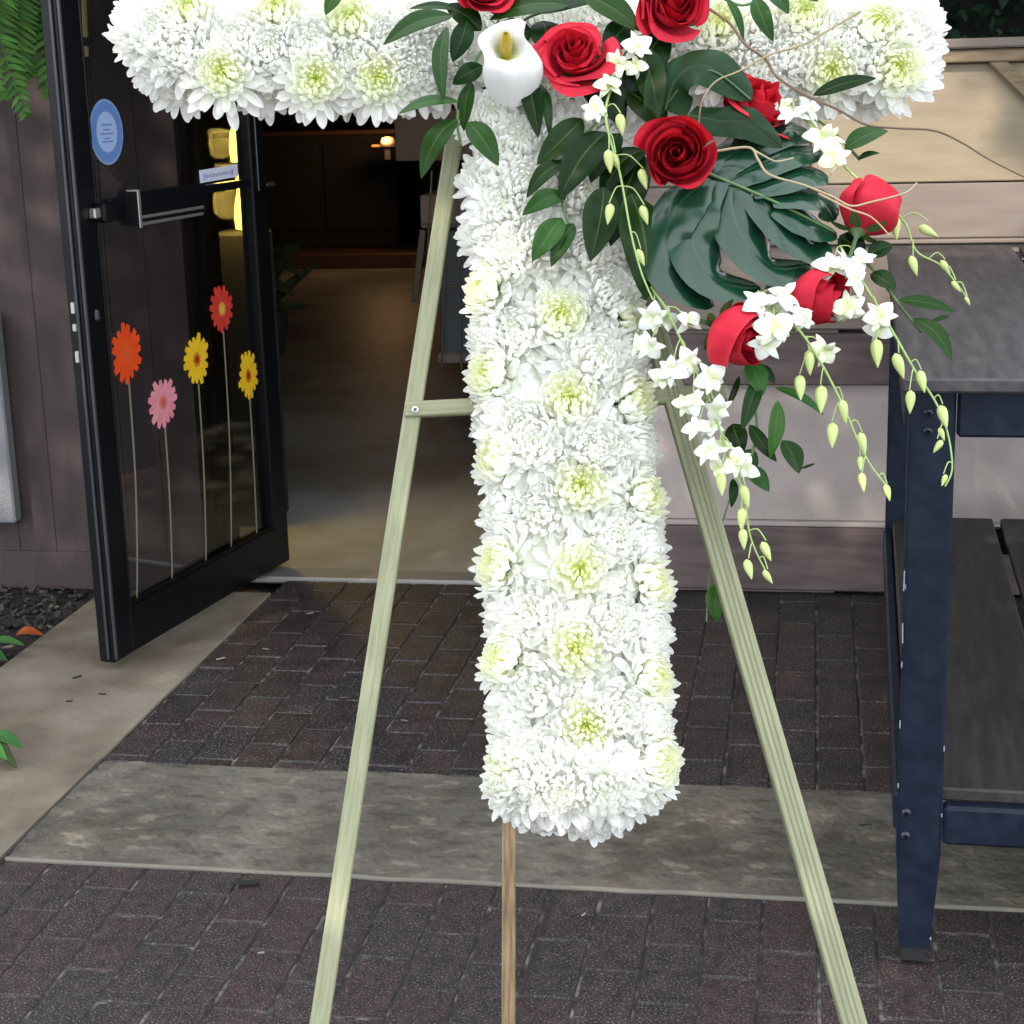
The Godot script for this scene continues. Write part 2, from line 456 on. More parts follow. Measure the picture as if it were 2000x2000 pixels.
func make_building():
	# brown wall of vertical boards beside the door
	var w := thing("board_wall", "dark brown wall of vertical boards behind the open door", "wall", Transform3D(Basis(), Vector3(-1.8, 0, -4.87)))
	var b := Sheet.new()
	b.box(Vector3(-1.1, 1.35, -0.09), Vector3(2.2, 2.78, 0.12), 0.002)
	part("backing", b.done(), M.shop_dark, w)
	rng.seed = 14
	var board := box_mesh(Vector3(0, 1.362, -0.012), Vector3(0.119, 2.75, 0.03), 0.0015)
	for i in 18:
		part("board", board, M.brown_board, w, Transform3D(Basis(), Vector3(-0.062 - 0.12 * i, 0, R(-0.002, 0.002))))
	b = Sheet.new()
	b.box(Vector3(-1.1, 0.06, 0.012), Vector3(2.2, 0.12, 0.016), 0.003)
	part("skirting_board", b.done(), M.brown_board, w)
	# black door frame
	var fr := thing("door_frame", "black metal frame round the open doorway", "door frame", Transform3D(Basis(), Vector3(-1.76, 0, -5.03)))
	part("jamb", box_mesh(Vector3(-0.035, 1.1, 0), Vector3(0.05, 2.2, 0.14), 0.004), M.door_metal, fr)
	part("jamb", box_mesh(Vector3(1.2, 1.1, 0), Vector3(0.075, 2.2, 0.14), 0.004), M.door_metal, fr)
	part("lintel", box_mesh(Vector3(0.6, 2.24, 0), Vector3(1.275, 0.08, 0.14), 0.004), M.door_metal, fr)
	part("threshold", box_mesh(Vector3(0.6, -0.002, -0.02), Vector3(1.12, 0.022, 0.1), 0.006), M.sill, fr)
	# wall beside and over the doorway
	var fw := thing("shop_wall", "mauve grey shop front wall beside the doorway behind the cross", "wall", Transform3D(Basis(), Vector3(0, 0, -5.05)))
	part("pier", box_mesh(Vector3(-0.22, 1.38, -0.02), Vector3(0.6, 2.8, 0.14), 0.002), M.board_mauve, fw)
	part("header", box_mesh(Vector3(-1.1, 2.55, -0.02), Vector3(2.4, 0.5, 0.16), 0.002), M.board_mauve, fw)
	# low panelled wall
	var lw := thing("panelled_wall", "low panelled wall with beige boards and a pale recessed panel behind the table", "wall", Transform3D(Basis(), Vector3(0, 0, -4.97)))
	part("core", box_mesh(Vector3(1.2, 0.76, -0.1), Vector3(3.6, 1.55, 0.1), 0.002), M.shop_dark, lw)
	part("bottom_rail", box_mesh(Vector3(1.2, 0.106, -0.02), Vector3(3.6, 0.192, 0.04), 0.004), M.rail_brown, lw)
	part("ledge", box_mesh(Vector3(1.2, 0.21, -0.028), Vector3(3.6, 0.014, 0.045), 0.003), M.panel_grey, lw)
	part("panel", box_mesh(Vector3(1.2, 0.42, -0.04), Vector3(3.6, 0.404, 0.03), 0.002), M.panel_grey, lw)
	part("top_rail", box_mesh(Vector3(1.2, 0.696, -0.018), Vector3(3.6, 0.146, 0.045), 0.004), M.rail_brown, lw)
	part("board", box_mesh(Vector3(1.2, 0.898, -0.03), Vector3(3.6, 0.236, 0.03), 0.004), M.board_mauve, lw)
	part("ledge", box_mesh(Vector3(1.2, 1.026, -0.02), Vector3(3.6, 0.012, 0.05), 0.003), M.board_mauve, lw)
	part("board", box_mesh(Vector3(1.2, 1.108, -0.028), Vector3(3.6, 0.15, 0.03), 0.004), M.board_mauve, lw)
	part("board", box_mesh(Vector3(1.5, 1.344, -0.03), Vector3(3.0, 0.314, 0.03), 0.003), M.board_beige, lw)
	part("board", box_mesh(Vector3(-0.25, 1.344, -0.03), Vector3(0.48, 0.314, 0.034), 0.003), M.board_mauve, lw)
	part("beam", box_mesh(Vector3(1.2, 1.52, -0.012), Vector3(3.6, 0.034, 0.06), 0.004), M.trim_tan, lw)
	part("cap", box_mesh(Vector3(1.2, 1.553, -0.03), Vector3(3.6, 0.026, 0.13), 0.005), M.board_mauve, lw)
	part("brace", box_mesh(Vector3(0.63, 1.35, -0.004), Vector3(0.04, 0.46, 0.03), 0.004), M.trim_tan, lw, Transform3D(Basis(), Vector3.ZERO))
	var br: MeshInstance3D = lw.get_child(lw.get_child_count() - 1)
	br.mesh = box_mesh(Vector3.ZERO, Vector3(0.036, 0.44, 0.03), 0.004)
	br.transform = Transform3D(Basis(Vector3(0, 0, 1), 0.79), Vector3(0.63, 1.36, -0.004))
	# porch roof, out of sight above
	var rf := thing("porch_roof", "plain porch roof above the doorway", "roof", Transform3D(Basis(), Vector3(-0.4, 2.75, -4.3)))
	part("deck", box_mesh(Vector3(0, 0.05, -0.25), Vector3(8, 0.1, 1.7), 0.01), M.roof, rf)

func make_interior():
	var g := Sheet.new()
	g.box(Vector3(-3.2, -0.02, -9.6), Vector3(8.0, 0.04, 9.0), 0.002)
	struct("shop_floor", g.done(), M.shop_floor, "brown worn floor inside the doorway", "floor")
	g = Sheet.new()
	g.box(Vector3(-3.2, 1.4, -15.6), Vector3(8.0, 2.9, 0.1), 0.002)
	g.box(Vector3(-7.2, 1.4, -10.3), Vector3(0.1, 2.9, 10.6), 0.002)
	g.box(Vector3(0.1, 1.4, -10.3), Vector3(0.1, 2.9, 10.4), 0.002)
	g.box(Vector3(-5.45, 1.4, -5.1), Vector3(3.4, 2.9, 0.1), 0.002)
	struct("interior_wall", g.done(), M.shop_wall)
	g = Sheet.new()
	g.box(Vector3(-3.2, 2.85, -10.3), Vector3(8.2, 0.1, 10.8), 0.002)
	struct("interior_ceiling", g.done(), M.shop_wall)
	g = Sheet.new()
	g.box(Vector3(-3.2, 0.05, -14.6), Vector3(7.8, 0.14, 1.9), 0.01)
	struct("raised_floor", g.done(), M.shop_wood, "dark brown raised floor at the back of the shop", "floor")
	# counter and the wooden shelf above it
	var c := thing("shop_counter", "black counter at the back of the dark shop", "counter", Transform3D(Basis(), Vector3(-4.6, 0.12, -14.4)))
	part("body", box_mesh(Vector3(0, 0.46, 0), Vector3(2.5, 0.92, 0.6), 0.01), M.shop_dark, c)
	part("worktop", box_mesh(Vector3(0, 0.94, 0.02), Vector3(2.56, 0.04, 0.66), 0.008), M.shop_wood, c)
	for i in 4:
		part("drawer", box_mesh(Vector3(-0.94 + 0.62 * i, 0.5, 0.306), Vector3(0.56, 0.7, 0.02), 0.005), M.shop_dark, c)
	var s := thing("wooden_shelf", "reddish wooden shelf across the back of the shop", "shelf", Transform3D(Basis(), Vector3(-4.5, 1.23, -14.5)))
	part("board", box_mesh(Vector3(0, 0.02, 0.1), Vector3(2.8, 0.045, 0.4), 0.006), M.shop_shelf, s)
	part("upright", box_mesh(Vector3(-0.1, 0.3, 0.1), Vector3(0.14, 0.5, 0.1), 0.006), M.shop_shelf, s)
	part("upright", box_mesh(Vector3(1.05, 0.1, 0.1), Vector3(0.1, 0.4, 0.1), 0.006), M.shop_shelf, s)
	part("rail", box_mesh(Vector3(0, 0.1, 0.0), Vector3(2.7, 0.03, 0.03), 0.004), M.shop_shelf, s)
	var tray := part("tray", box_mesh(Vector3(0, 0, 0), Vector3(0.5, 0.02, 0.16), 0.006), M.shop_shelf)
	tray.position = Vector3(-3.1561, 0.9686, -13.6)
	tag(tray, "thin orange brown tray in the gloom above the counter", "tray")
	var pot := thing("counter_lamp", "small dim lamp glowing beside the tray in the gloom", "lamp", Transform3D(Basis(), Vector3(-3.2666, 0.9989, -13.5)))
	var ps := Sheet.new()
	ps.lathe([Vector2(0.0, -0.04), Vector2(0.05, -0.035), Vector2(0.06, 0.0), Vector2(0.045, 0.035), Vector2(0.0, 0.045)])
	part("shade", ps.done(), M.amber, pot)
	part("stand", box_mesh(Vector3(0, -0.09, 0), Vector3(0.05, 0.1, 0.05), 0.006), M.shop_dark, pot)
	var pl2 := OmniLight3D.new()
	pl2.name = "lamp_light"
	pl2.light_color = Color(1.0, 0.78, 0.55)
	pl2.light_energy = 0.035
	pl2.light_size = 0.05
	pl2.omni_range = 16.0
	pl2.omni_attenuation = 2.0
	pl2.shadow_enabled = true
	pl2.position = Vector3(0, 0.06, 0.12)
	pot.add_child(pl2, true)
	# pale carton, grey cabinet and a wire stand inside the doorway
	var k := part("carton", box_mesh(Vector3.ZERO, Vector3(0.42, 0.26, 0.3), 0.006), M.pale_box)
	k.position = Vector3(-1.9655, 1.1951, -9.3)
	tag(k, "pale pink carton half hidden by leaves inside the doorway", "carton")
	var cab := thing("grey_cabinet", "blue grey cabinet standing inside the doorway", "cabinet", Transform3D(Basis(), Vector3(-1.7354, 0.1289, -8.6)))
	part("body", box_mesh(Vector3(0.06, 0.33, 0), Vector3(0.26, 0.62, 0.4), 0.008), M.blue_grey, cab)
	part("plinth", box_mesh(Vector3(0.06, 0.01, 0), Vector3(0.3, 0.05, 0.44), 0.008), M.pale_box, cab)
	part("top_tray", box_mesh(Vector3(0.02, 0.73, 0), Vector3(0.34, 0.16, 0.4), 0.008), M.pale_box, cab)
	var wst := thing("wire_stand", "thin wire display stand inside the doorway", "stand", Transform3D(Basis(), Vector3(-1.7667, 0.1133, -8.2)))
	for sx in [[0.0, 0.06], [0.1, 0.1], [-0.1, -0.02]]:
		var t := Sheet.new()
		t.tube(PackedVector3Array([Vector3(sx[0], 0, 0), Vector3(sx[1], 0.95, -0.05)]), 0.006)
		part("leg", t.done(), M.wire, wst)
	for h in [0.4, 0.7]:
		var t := Sheet.new()
		t.tube(PackedVector3Array([Vector3(-0.07, h, -0.02), Vector3(0.1, h, -0.03)]), 0.005)
		part("crossbar", t.done(), M.wire, wst)
	var tag2 := part("hanging_strip", box_mesh(Vector3.ZERO, Vector3(0.035, 0.36, 0.01), 0.003), M.wire, self, Transform3D(Basis(Vector3(0, 0, 1), -0.16), Vector3(-1.903, 0.5935, -8.4)))
	tag(tag2, "narrow pale strip hanging near the wire stand", "strip")
	# shop plant leaning into the doorway
	var pl := thing("shop_plant", "dim potted plant with long leaves inside the doorway", "plant", Transform3D(Basis(), Vector3(-2.5178, 0.2595, -7.8)))
	var pp := Sheet.new()
	pp.lathe([Vector2(0.0, 0.0), Vector2(0.09, 0.0), Vector2(0.12, 0.2), Vector2(0.11, 0.2), Vector2(0.1, 0.17), Vector2(0.0, 0.17)])
	part("pot", pp.done(), M.shop_dark, pl)
	rng.seed = 77
	for i in 7:
		var a := R(-0.5, 1.2)
		var L := R(0.2, 0.42)
		leaf(pl, Vector3(R(-0.02, 0.02), 0.18 + R(0, 0.28), 0), Vector3(cos(a) * L, 0.2 + R(0.0, 0.4), sin(a) * 0.2), 0.05, Vector3(0, 0.4, 1), Color(0.016, 0.028, 0.012), M.dull_leaf, 0.12)
	# yellow lamps seen through the door glass
	var v := thing("yellow_lamp", "glowing yellow bottle shaped lamp seen through the door glass", "lamp", Transform3D(Basis(), Vector3(-1.8953, 1.0178, -5.7)))
	var vs := Sheet.new()
	vs.lathe([Vector2(0.0, 0.0), Vector2(0.023, 0.005), Vector2(0.026, 0.04), Vector2(0.021, 0.09), Vector2(0.012, 0.13), Vector2(0.01, 0.15), Vector2(0.014, 0.165), Vector2(0.01, 0.185), Vector2(0.0, 0.19)])
	part("shade", vs.done(), M.yellow, v)
	part("stand", box_mesh(Vector3(0, -0.5, 0), Vector3(0.16, 1.0, 0.16), 0.01), M.shop_dark, v)
	var v2 := thing("yellow_lamp", "smaller yellow lamp above the other one behind the glass", "lamp", Transform3D(Basis(), Vector3(-1.9066, 1.2423, -5.7)))
	vs = Sheet.new()
	vs.lathe([Vector2(0.0, 0.0), Vector2(0.014, 0.004), Vector2(0.017, 0.05), Vector2(0.012, 0.1), Vector2(0.005, 0.115), Vector2(0.0, 0.12)])
	part("shade", vs.done(), M.yellow, v2)
	part("shelf", box_mesh(Vector3(-0.05, -0.012, 0), Vector3(0.2, 0.02, 0.2), 0.004), M.shop_dark, v2)
	for p in [[v, 0.1], [v2, 0.07]]:
		var l := OmniLight3D.new()
		l.name = "lamp_light"
		l.light_color = Color(1.0, 0.85, 0.4)
		l.light_energy = 0.05
		l.light_size = 0.05
		l.omni_range = 16.0
		l.omni_attenuation = 2.0
		l.shadow_enabled = true
		l.position = Vector3(0, p[1], 0.12)
		p[0].add_child(l, true)

# a flat printed gerbera with a long stem, stuck on the glass
func sticker(door: Node, l: float, y: float, rw: float, rh: float, foot: Vector2, c1: Color, c2: Color, heart: Color, seed_: int, label: String):
	rng.seed = seed_
	var s := Sheet.new()
	var n := 15
	var z := -0.0162
	for k in n:
		var a := TAU * k / n + R(-0.06, 0.06)
		var r := R(0.86, 1.06)
		var pts := []
		var cs := []
		for q in [[-0.0, 0.12], [-0.19, 0.62], [-0.1, 0.95], [0.1, 0.97], [0.2, 0.62]]:
			var aa: float = a + q[0] / maxf(q[1], 0.3) * 0.95
			pts.append(Vector3(cos(aa) * q[1] * r * rw, sin(aa) * q[1] * r * rh, z + 0.0001 * (k % 3)))
		for i in range(1, 4):
			s.flat(pts[0], pts[i], pts[i + 1], c1.lerp(c2, R(0, 1)), Vector3(0, 0, 1))
	for ring in [[0.52, c2.lerp(c1, 0.4), 0.0004], [0.3, heart.lerp(c2, 0.35), 0.0006], [0.16, heart, 0.0008]]:
		var m := 18
		for k in m:
			var r1: float = ring[0] * (1.0 if k % 2 else 0.84)
			var r2: float = ring[0] * (0.84 if k % 2 else 1.0)
			s.flat(Vector3(0, 0, z + ring[2]), Vector3(cos(TAU * k / m) * rw * r1, sin(TAU * k / m) * rh * r1, z + ring[2]), Vector3(cos(TAU * (k + 1) / m) * rw * r2, sin(TAU * (k + 1) / m) * rh * r2, z + ring[2]), ring[1], Vector3(0, 0, 1))
	var o := part("flower_sticker", s.done(), M.print, door, Transform3D(Basis(), Vector3(l, y, 0)))
	o.set_meta("label", label)
	s = Sheet.new()
	var p := smooth([Vector3(0.0, -rh * 0.9, z), Vector3((foot.x - l) * 0.12, (foot.y - y) * 0.45, z), Vector3((foot.x - l) * 0.5, (foot.y - y) * 0.75, z), Vector3(foot.x - l, foot.y - y, z)], 8)
	for i in p.size() - 1:
		var w := Vector3(0.0042, 0, 0)
		s.quad(p[i] - w, p[i] + w, p[i + 1] + w, p[i + 1] - w, Color(0.2, 0.2, 0.13), Vector3(0, 0, 1))
	part("stem", s.done(), M.print, o)

func make_door():
	# local x runs from the free edge to the hinge, local z points at the visible face
	var d := Vector3(0.174, 0, -0.985).normalized()
	var n := Vector3(-d.z, 0, d.x)
	var door := thing("glass_door", "black framed glass door standing open with flower stickers", "door", Transform3D(Basis(d, Vector3.UP, n), Vector3(-1.81, 0.012, -4.136)))
	part("stile", box_mesh(Vector3(0.047, 1.08, -0.02), Vector3(0.094, 2.14, 0.048), 0.004), M.door_metal, door)
	part("stile", box_mesh(Vector3(0.985, 1.08, -0.02), Vector3(0.09, 2.14, 0.048), 0.004), M.door_metal, door)
	part("bottom_rail", box_mesh(Vector3(0.517, 0.075, -0.02), Vector3(0.846, 0.13, 0.046), 0.004), M.door_metal, door)
	part("top_rail", box_mesh(Vector3(0.517, 2.09, -0.02), Vector3(0.846, 0.12, 0.046), 0.004), M.door_metal, door)
	part("bar_rail", box_mesh(Vector3(0.52, 1.205, 0.006), Vector3(0.77, 0.022, 0.03), 0.004), M.door_metal, door)
	part("pane", box_mesh(Vector3(0.517, 1.085, -0.02), Vector3(0.85, 1.9, 0.006), 0.0005), M.glass, door)
	# glazing beads, and paler strips added as highlights along the stiles
	part("bead", box_mesh(Vector3(0.098, 1.08, 0.0), Vector3(0.008, 1.88, 0.012), 0.002), M.door_metal, door)
	part("bead", box_mesh(Vector3(0.936, 1.08, 0.0), Vector3(0.008, 1.88, 0.012), 0.002), M.door_metal, door)
	part("bead", box_mesh(Vector3(0.517, 0.145, 0.0), Vector3(0.836, 0.008, 0.012), 0.002), M.door_metal, door)
	part("highlight_strip", box_mesh(Vector3(-0.004, 1.08, -0.012), Vector3(0.008, 2.12, 0.007), 0.002), M.door_trim, door)
	part("highlight_strip", box_mesh(Vector3(0.003, 1.08, 0.008), Vector3(0.01, 2.12, 0.008), 0.002), M.door_trim, door)
	part("highlight_strip", box_mesh(Vector3(0.972, 1.6, 0.006), Vector3(0.006, 0.85, 0.006), 0.002), M.door_trim, door)
	# push bar
	var pb := part("push_bar", box_mesh(Vector3(0.36, 1.19, 0.05), Vector3(0.37, 0.075, 0.05), 0.008), M.door_metal, door)
	part("bracket", box_mesh(Vector3(0.178, 1.19, 0.05), Vector3(0.008, 0.09, 0.06), 0.002), M.door_metal, pb)
	part("trim", box_mesh(Vector3(0.176, 1.188, 0.081), Vector3(0.012, 0.096, 0.004), 0.001), M.chrome, pb)
	part("trim", box_mesh(Vector3(0.174, 1.234, 0.064), Vector3(0.006, 0.005, 0.032), 0.001), M.chrome, pb)
	part("trim", box_mesh(Vector3(0.345, 1.166, 0.077), Vector3(0.33, 0.008, 0.006), 0.002), M.chrome, pb)
	part("trim", box_mesh(Vector3(0.345, 1.148, 0.074), Vector3(0.33, 0.008, 0.006), 0.002), M.chrome, pb)
	part("latch", box_mesh(Vector3(0.085, 1.185, 0.012), Vector3(0.05, 0.026, 0.02), 0.004), M.chrome, pb)
	part("arm", box_mesh(Vector3(0.13, 1.185, 0.02), Vector3(0.09, 0.05, 0.03), 0.006), M.door_metal, pb)
	part("hinge", box_mesh(Vector3(1.055, 1.19, 0.0), Vector3(0.06, 0.012, 0.012), 0.003), M.door_trim, door)
	# lock hardware on the free edge
	for h in [[0.955, 0.03], [0.905, 0.02], [0.83, 0.03]]:
		part("lock_screw", box_mesh(Vector3(-0.002, h[0], -0.026), Vector3(0.006, h[1], 0.012), 0.002), M.chrome, door)
	part("key_cylinder", box_mesh(Vector3(0.05, 0.93, 0.008), Vector3(0.02, 0.03, 0.014), 0.006), M.door_trim, door)
	# stickers
	var s := Sheet.new()
	for ring in [[1.0, Color(0.16, 0.27, 0.45), 0.0], [0.92, Color(0.1, 0.19, 0.42), 0.0004], [0.62, Color(0.28, 0.38, 0.6), 0.0008]]:
		for k in 36:
			var a0 := TAU * k / 36
			var a1 := TAU * (k + 1) / 36
			s.flat(Vector3(0, 0, ring[2]), Vector3(cos(a0) * 0.078, sin(a0) * 0.083, 0) * ring[0] + Vector3(0, 0, ring[2]), Vector3(cos(a1) * 0.078, sin(a1) * 0.083, 0) * ring[0] + Vector3(0, 0, ring[2]), ring[1], Vector3(0, 0, 1))
	for q in [[0.018, 0.05], [0.006, 0.034], [-0.004, 0.058], [-0.016, 0.03], [-0.024, 0.05]]:
		s.box(Vector3(0, q[0], 0.0011), Vector3(q[1], 0.0035, 0.0004), 0.0001, Color(0.12, 0.17, 0.36))
	var bs := part("round_sticker", s.done(), M.print, door, Transform3D(Basis(), Vector3(0.205, 1.381, -0.0163)))
	bs.set_meta("label", "round blue sticker with a paler blue centre")
	s = Sheet.new()
	s.box(Vector3.ZERO, Vector3(0.225, 0.036, 0.001), 0.0002, Color(0.62, 0.65, 0.78))
	rng.seed = 3
	var cx := -0.09
	while cx < 0.09:
		var lw := R(0.004, 0.009)
		var hh := 0.018 if cx < -0.075 or cx > 0.065 else 0.01
		s.box(Vector3(cx, -0.002, 0.0008), Vector3(lw * 0.45, hh, 0.0004), 0.0001, Color(0.12, 0.13, 0.28))
		s.box(Vector3(cx + lw * 0.35, R(-0.006, 0.004), 0.0008), Vector3(lw * 0.5, 0.003, 0.0004), 0.0001, Color(0.16, 0.17, 0.32))
		cx += lw + 0.0035
	var ls := part("label_sticker", s.done(), M.print, door, Transform3D(Basis(Vector3(0, 0, 1), 0.02), Vector3(0.777, 1.24, -0.0162)))
	ls.set_meta("label", "white strip sticker with small dark lettering")
	sticker(door, 0.212, 0.806, 0.077, 0.082, Vector2(0.156, 0.104), Color(0.62, 0.05, 0.008), Color(0.72, 0.075, 0.012), Color(0.55, 0.09, 0.02), 21, "orange red flower sticker nearest the push edge of the door")
	sticker(door, 0.375, 0.643, 0.079, 0.077, Vector2(0.347, 0.12), Color(0.62, 0.2, 0.25), Color(0.72, 0.28, 0.33), Color(0.5, 0.1, 0.06), 22, "pink flower sticker")
	sticker(door, 0.574, 0.73, 0.077, 0.077, Vector2(0.54, 0.12), Color(0.72, 0.42, 0.012), Color(0.8, 0.52, 0.02), Color(0.3, 0.02, 0.008), 23, "yellow flower sticker in the middle")
	sticker(door, 0.739, 0.853, 0.074, 0.074, Vector2(0.693, 0.12), Color(0.5, 0.03, 0.025), Color(0.58, 0.05, 0.035), Color(0.6, 0.42, 0.05), 24, "dark red flower sticker, the highest of the five")
	sticker(door, 0.872, 0.632, 0.066, 0.078, Vector2(0.858, 0.12), Color(0.72, 0.42, 0.012), Color(0.8, 0.5, 0.02), Color(0.3, 0.02, 0.008), 25, "yellow flower sticker beside the hinge stile")

func make_table():
	var t := thing("work_table", "long navy blue work table with a grey slatted top and lower shelf", "table", Transform3D(Basis(Vector3.UP, -0.027), Vector3(0.152, 0, -2.8)))
	for i in 3:
		var w := 0.318
		var tp := part("top_plank", box_mesh(Vector3(0, 1.024, -0.96), Vector3(w, 0.024, 2.03), 0.004), M.table_top, t, Transform3D(Basis(), Vector3(0.152 + 0.34 * i, 0, 0)))
		part("shelf_plank", box_mesh(Vector3(0, 0.309, -0.94), Vector3(0.262 if i == 0 else 0.318, 0.024, 1.84), 0.004), M.shelf_top, t, Transform3D(Basis(), Vector3(0.155 + (0.31 * i), 0, 0)))
	for i in 6:
		part("spacer", box_mesh(Vector3(0.322, 1.015, -0.1 - 0.36 * i), Vector3(0.02, 0.012, 0.09), 0.002), M.shelf_top, t)
	# tapered posts
	for q in [[0.04, -0.02], [0.04, -1.84], [0.96, -0.02], [0.96, -1.84]]:
		var s := Sheet.new()
		s.box(Vector3(0.002, 0.605, 0), Vector3(0.074, 0.81, 0.046), 0.005)
		var a := [Vector3(-0.0346, 0.206, -0.0226), Vector3(0.0386, 0.206, -0.0226), Vector3(0.0386, 0.206, 0.0226), Vector3(-0.0346, 0.206, 0.0226)]
		var bb := [Vector3(-0.026, 0.03, -0.02), Vector3(0.026, 0.03, -0.02), Vector3(0.026, 0.03, 0.02), Vector3(-0.026, 0.03, 0.02)]
		for k in 4:
			var k2 := (k + 1) % 4
			s.quad(a[k], a[k2], bb[k2], bb[k], Color.WHITE, a[k] + a[k2])
		var lg := part("leg", s.done(), M.navy, t, Transform3D(Basis(), Vector3(q[0], 0, q[1])))
		part("foot", box_mesh(Vector3(0, 0.015, 0), Vector3(0.044, 0.03, 0.034), 0.004), M.rubber, lg)
		if q[1] > -0.1:
			for h in [[0.971, 0.036], [0.941, 0.036], [0.282, 0.02], [0.24, 0.02]]:
				var bl := Sheet.new()
				bl.lathe([Vector2(0.0, 0.005), Vector2(0.006, 0.004), Vector2(0.0085, 0.0), Vector2(0.0085, -0.004)], Transform3D(Basis(Vector3(1, 0, 0), PI / 2), Vector3(h[1] - 0.04 if q[0] < 0.5 else 0.0, h[0], 0.024)), Color.WHITE, 10)
				part("bolt", bl.done(), M.bolt, lg)
	for z in [-0.012, -1.85]:
		part("apron", box_mesh(Vector3(0.5, 0.97, z), Vector3(0.838, 0.078, 0.028), 0.005), M.navy, t)
		part("shelf_rail", box_mesh(Vector3(0.5, 0.262, z), Vector3(0.838, 0.07, 0.034), 0.006), M.navy, t)
	for x in [0.012, 0.988]:
		part("side_apron", box_mesh(Vector3(x, 0.97, -0.93), Vector3(0.024, 0.078, 1.77), 0.005), M.navy, t)
		part("side_rail", box_mesh(Vector3(x, 0.262, -0.93), Vector3(0.024, 0.07, 1.77), 0.005), M.navy, t)
	# paint chips on the front post's edge
	rng.seed = 31
	var s2 := Sheet.new()
	for q in [[0.0055, 0.69, 0.05], [0.0055, 0.6, 0.05], [0.0055, 0.545, 0.015], [0.0055, 0.44, 0.02], [0.008, 0.68, 0.012], [0.0055, 0.33, 0.012], [0.0785, 0.4, 0.014], [0.0785, 0.28, 0.01], [0.067, 0.05, 0.008]]:
		s2.box(Vector3(q[0], q[1], 0.0005), Vector3(0.0022, q[2] * 0.7, 0.003), 0.0006, Color.WHITE, Basis.from_euler(Vector3(0, 0, R(-0.03, 0.03))))
	part("paint_chips", s2.done(), M.chip, t).set_meta("kind", "stuff")

func stick(called: String, a: Vector3, b: Vector3, w: float, d: float, m: Material, parent: Node, face: Vector3) -> MeshInstance3D:
	# a sawn stick from a to b whose wide face looks along face; its grain runs along local y
	var y := (b - a).normalized()
	var x := y.cross(face).normalized()
	var s := Sheet.new()
	var L := a.distance_to(b)
	s.box(Vector3.ZERO, Vector3(w, L, d), 0.0018)
	return part(called, s.done(), m, parent, Transform3D(Basis(x, y, x.cross(y)), (a + b) / 2))

func make_easel():
	var o := Vector3(-0.27, 0, -2.1)
	var e := thing("wooden_easel", "pale green wooden tripod easel holding up the flower cross", "easel", Transform3D(Basis(), o))
	var n: Vector3 = X.basis.z
	var lt := Vector3(-0.5289, 1.444, -2.6323) - o
	var lb := Vector3(-0.6127, 0.3314, -1.9427) - o
	var ll := lb + (lb - lt) * (lb.y / (lt.y - lb.y))
	var rt := Vector3(-0.4168, 1.7146, -2.8003) - o
	var rb := Vector3(0.0683, 0.312, -2.0572) - o
	var rl := rb + (rb - rt) * (rb.y / (rt.y - rb.y))
	var l1 := stick("leg", lt, ll, 0.0248, 0.016, M.easel, e, n)
	var l2 := stick("leg", rt, rl, 0.031, 0.022, M.easel, e, n)
	for gx in [-0.0065, 0.0, 0.0075]:
		part("groove", box_mesh(Vector3(gx, 0, 0.0111), Vector3(0.0023, l2.mesh.get_aabb().size.y * 0.98, 0.0012), 0.0003), M.easel_groove, l2)
	stick("crossbar", Vector3(-0.568, 1.0534, -2.38) - o, Vector3(-0.1157, 1.0638, -2.462) - o, 0.023, 0.012, M.easel, e, n)
	var back_t := Vector3(-0.4757, 1.7835, -2.8759) - o
	var back_b := Vector3(-0.463, 0.0324, -2.468) - o
	stick("back_leg", back_t, back_b + (back_b - back_t) * (back_b.y / (back_t.y - back_b.y)), 0.022, 0.02, M.easel_raw, e, n)
	var nl := Sheet.new()
	nl.lathe([Vector2(0.0, 0.004), Vector2(0.004, 0.003), Vector2(0.0055, 0.0)], Transform3D(X.basis * Basis(Vector3(1, 0, 0), PI / 2), Vector3.ZERO), Color.WHITE, 10)
	part("nail", nl.done(), M.nail, e, Transform3D(Basis(), Vector3(-0.5516, 1.0554, -2.3739) - o))

# ---------------------------------------------------------------- flowers and leaves
# the flower cross leans back on the easel: x across it, y up it, z out of its face; places on it are in metres
var X := Transform3D(Basis(Vector3(0.985785, -0.028094, -0.165649), Vector3(-0.055323, 0.876664, -0.477911), Vector3(0.158645, 0.480282, 0.862648)), Vector3(-0.4105, 1.0578, -2.3647))
var ord := ["first", "second", "third", "fourth", "fifth", "sixth", "seventh", "eighth", "ninth", "tenth", "eleventh", "twelfth", "thirteenth", "fourteenth", "fifteenth", "sixteenth", "seventeenth", "eighteenth", "nineteenth", "twentieth"]

func aim(z: Vector3, spin := 0.0) -> Basis:
	# a basis whose z looks along the given direction
	z = z.normalized()
	var x := Vector3(0, 1, 0).cross(z)
	if x.length() < 0.1:
		x = Vector3(1, 0, 0)
	x = x.normalized()
	var b := Basis(x, z.cross(x), z)
	return b * Basis(Vector3(0, 0, 1), spin)

